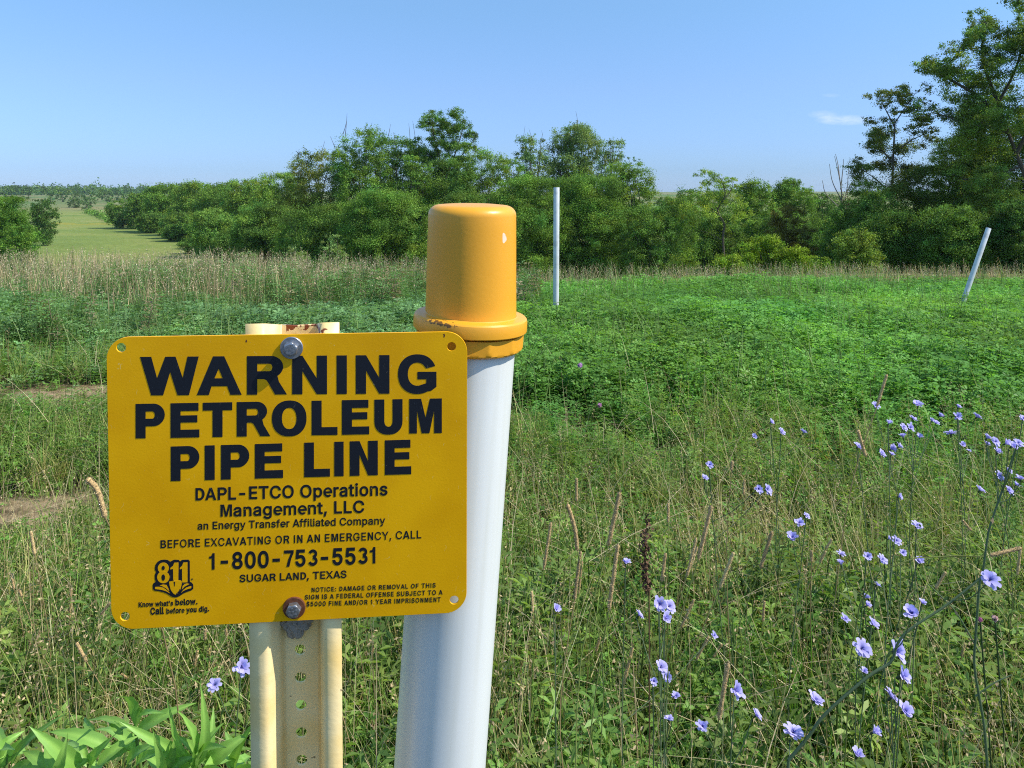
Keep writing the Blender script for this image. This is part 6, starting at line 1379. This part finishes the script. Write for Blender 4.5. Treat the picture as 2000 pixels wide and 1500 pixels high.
# two pink mallow-like flowers left of the crop hollow and clover heads
def pink(label, px, py, d, s, col, group=None):
    p = P(px, py, d); g = Vector((p.x + .02, d, tzs(p.x, d))); root = empty('pink_flower', g, label, 'wildflower', group); mb = MB()
    mb.add(*tube(spline([(0, 0, -.02), (.01, .01, (p.z - g.z) * .5), tuple(p - g)], 8), .0016, 5), (.06, .10, .04)); link('stem', mb.mesh('stem', True), M_GRASS, root)
    mb = MB(); r_ = s / F * d / 2; m = 30; c = np.array(p - g); dirs = unit(rng.normal(size=(m, 3)) + np.array([0, 0, .5])); V, Q, C = leaf_quads(c + dirs * r_ * .5, unit(dirs + .6 * rng.normal(size=(m, 3))), r_ * 1.1, r_ * .7, np.clip(np.array([col]) * (1 + .15 * rng.normal(size=(m, 1))), 0, .9)); mb.add(V, Q, C); link('flower_head', mb.mesh('flower_head'), M_PETAL, root)
pink('upper pink flower at the edge of the crop right of the pipe', 1133, 714, 5.2, 13, (.60, .35, .62)); pink('lower pink flower standing above the dark hollow', 1171, 792, 4.6, 12, (.62, .30, .50))
pink('bright pink clover head near the right edge', 1914, 1210, 1.5, 12, (.55, .18, .32)); pink('whitish pink clover head beside the bright pink one', 1943, 1208, 1.5, 15, (.62, .42, .38))

# ------------------------------------------------------------------ broad lance-leaved plants in the lower left corner
def lance_leaf(L, W, droop, twist=0.0):
    n = 11; V = []; t = np.linspace(0, 1, n)
    for i, q in enumerate(t):
        f = (max(0.0, math.sin(math.pi * q ** .62)) ** .85 * (1 - .25 * q) + .02) * W / 2; x = L * q * (1 - .18 * droop * q); z = -droop * L * .55 * q ** 2
        jag = 1 + .05 * (-1) ** i
        for s in (-1, -.5, 0, .5, 1): V.append((x, s * f * jag, z + abs(s) ** 1.3 * f * .42 + .0009 * math.sin(q * 40 + s * 9) * (abs(s) > .2)))
    Q = np.array([[5 * i + j, 5 * i + j + 1, 5 * i + j + 6, 5 * i + j + 5] for i in range(n - 1) for j in range(4)])
    C = np.ones((n * 5, 3)); C[2::5] = (1.35, 1.25, 1.3); C[0::5] *= .93; C[4::5] *= 1.05
    return np.array(V), Q, C
def px_leaf(lv, g, d, b_, t_, wpx, dd, r, shade=1.0):
    """one leaf from its foot to its tip (photo positions), leaning dd metres away from or towards the viewer"""
    A = P(*b_, d); B = P(*t_, d + dd); ax_ = (B - A); L = ax_.length; ax_.normalize()
    n_ = Vector((.25 + r.normal() * .25, -.50 + r.normal() * .2, .80)); n_ = (n_ - n_.dot(ax_) * ax_).normalized(); s_ = n_.cross(ax_)
    V, Q, C = lance_leaf(L, wpx / F * d, .12 + .18 * r.random()); V[:, 2] += L * .10 * np.sin(math.pi * V[:, 0] / L); R_ = np.array([list(ax_), list(s_), list(n_)])
    base = np.array([.24, .44, .085]) * (1 + .10 * r.normal()) * shade; lv.add(V @ R_ + np.array(A - g), Q, np.clip(C * base, 0, .65))
def lance_plant(label, apex, d, seed, leaves, extra=7, reach=120):
    r = np.random.default_rng(seed); top = P(*apex, d); g = Vector((top.x + r.normal() * .02, d, 0)); g.z = tzs(g.x, g.y); h = top.z - g.z
    root = empty('broad_leaved_plant', g, label, 'leafy plant', 'lance leaved plants in the lower left corner'); mb = MB(); lv = MB()
    sp_ = spline([(0, 0, -.03), (.01, 0, h * .5), tuple(top - g)], 20); mb.add(*tube(sp_, np.linspace(.0045, .0022, 20), 7), (.16, .26, .07)); link('stem', mb.mesh('stem', True), M_BROAD, root)
    for b_, t_, wpx in leaves: px_leaf(lv, g, d + r.normal() * .015, b_, t_, wpx, r.normal() * .03 - .01, r)
    for k in range(extra):   # lower pairs round the stem
        a = r.random() * 6.28; y_ = apex[1] + 25 + 22 * k; q = (apex[0] + r.normal() * 3, y_); px_leaf(lv, g, d, q, (q[0] + math.cos(a) * reach * (.8 + .4 * r.random()), y_ - 10 - 50 * r.random()), 26 + 10 * r.random(), math.sin(a) * .08, r)
    link('leaves', lv.mesh('leaves', True), M_BROAD, root)
LP = [('tallest broad leaved plant, its narrow leaves upright beside the channel post', (388, 1478), 1.10,
       [((383, 1497), (402, 1342), 26), ((370, 1492), (360, 1386), 32), ((390, 1482), (433, 1409), 20), ((400, 1497), (488, 1428), 34), ((400, 1495), (488, 1482), 30), ((374, 1496), (242, 1410), 30), ((372, 1488), (322, 1368), 14), ((396, 1488), (420, 1380), 22), ((384, 1490), (350, 1430), 24)]),
      ('broad leaved plant in the middle of the clump with a long leaf slanting up right', (264, 1425), 1.13,
       [((265, 1424), (231, 1340), 22), ((266, 1432), (380, 1368), 26), ((262, 1424), (277, 1372), 14), ((240, 1436), (208, 1404), 16), ((270, 1402), (322, 1390), 14), ((262, 1432), (160, 1398), 18), ((266, 1430), (300, 1445), 22), ((262, 1440), (190, 1495), 30)]),
      ('broad leaved plant left of the middle one with a wide leaf lying to the left', (172, 1490), 1.08,
       [((155, 1500), (60, 1420), 34), ((172, 1500), (155, 1422), 16), ((218, 1460), (88, 1422), 28), ((190, 1495), (272, 1432), 24), ((248, 1497), (300, 1447), 26), ((188, 1435), (160, 1397), 16), ((168, 1490), (130, 1440), 20), ((176, 1492), (215, 1440), 22)]),
      ('broad leaved plant cut by the lower left corner of the view', (12, 1475), 1.09,
       [((0, 1458), (50, 1425), 16), ((22, 1497), (122, 1390), 20), ((0, 1500), (60, 1440), 24), ((10, 1470), (-20, 1400), 24), ((14, 1480), (70, 1470), 26), ((10, 1478), (-40, 1440), 26)]),
      ('low broad leaved plant tucked between the tallest one and the channel post', (455, 1505), 1.17,
       [((455, 1500), (440, 1420), 22), ((455, 1500), (492, 1410), 22), ((455, 1502), (410, 1450), 24), ((458, 1502), (500, 1470), 24)]),
      ('low broad leaved plant at the bottom edge under the slanting long leaf', (318, 1510), 1.06,
       [((318, 1508), (262, 1450), 26), ((318, 1508), (345, 1440), 24), ((320, 1508), (380, 1475), 26), ((318, 1508), (300, 1430), 18)]),
      ('low broad leaved plant at the bottom edge under the wide leaf', (108, 1515), 1.05,
       [((108, 1512), (40, 1462), 28), ((108, 1512), (132, 1440), 22), ((110, 1512), (180, 1480), 28), ((108, 1512), (85, 1450), 20)])]
for k, (lb, ap, d, lf) in enumerate(LP): lance_plant(lb, ap, d, 200 + k, lf)

# ------------------------------------------------------------------ air
def haze():
    bm = bmesh.new(); bmesh.ops.create_cube(bm, size=1.0)
    for v in bm.verts: v.co = Vector((v.co.x * 9000, 1650 + v.co.y * 3900, 9.0 + v.co.z * 41.0))
    me = bpy.data.meshes.new('haze'); bm.to_mesh(me); bm.free()
    m = bpy.data.materials.new('summer_haze'); m.use_nodes = True; nt = m.node_tree; nt.nodes.clear()
    v = N(nt, 'ShaderNodeVolumePrincipled'); v.inputs['Color'].default_value = (0.72, 0.88, 1.0, 1); v.inputs['Density'].default_value = 0.0001; v.inputs['Anisotropy'].default_value = 0.1
    o = N(nt, 'ShaderNodeOutputMaterial'); nt.links.new(v.outputs[0], o.inputs['Volume'])
    tag(link('haze', me, m), 'thin summer haze over the far country', 'haze', kind='stuff')
HAZE_ON = True
if HAZE_ON: haze()
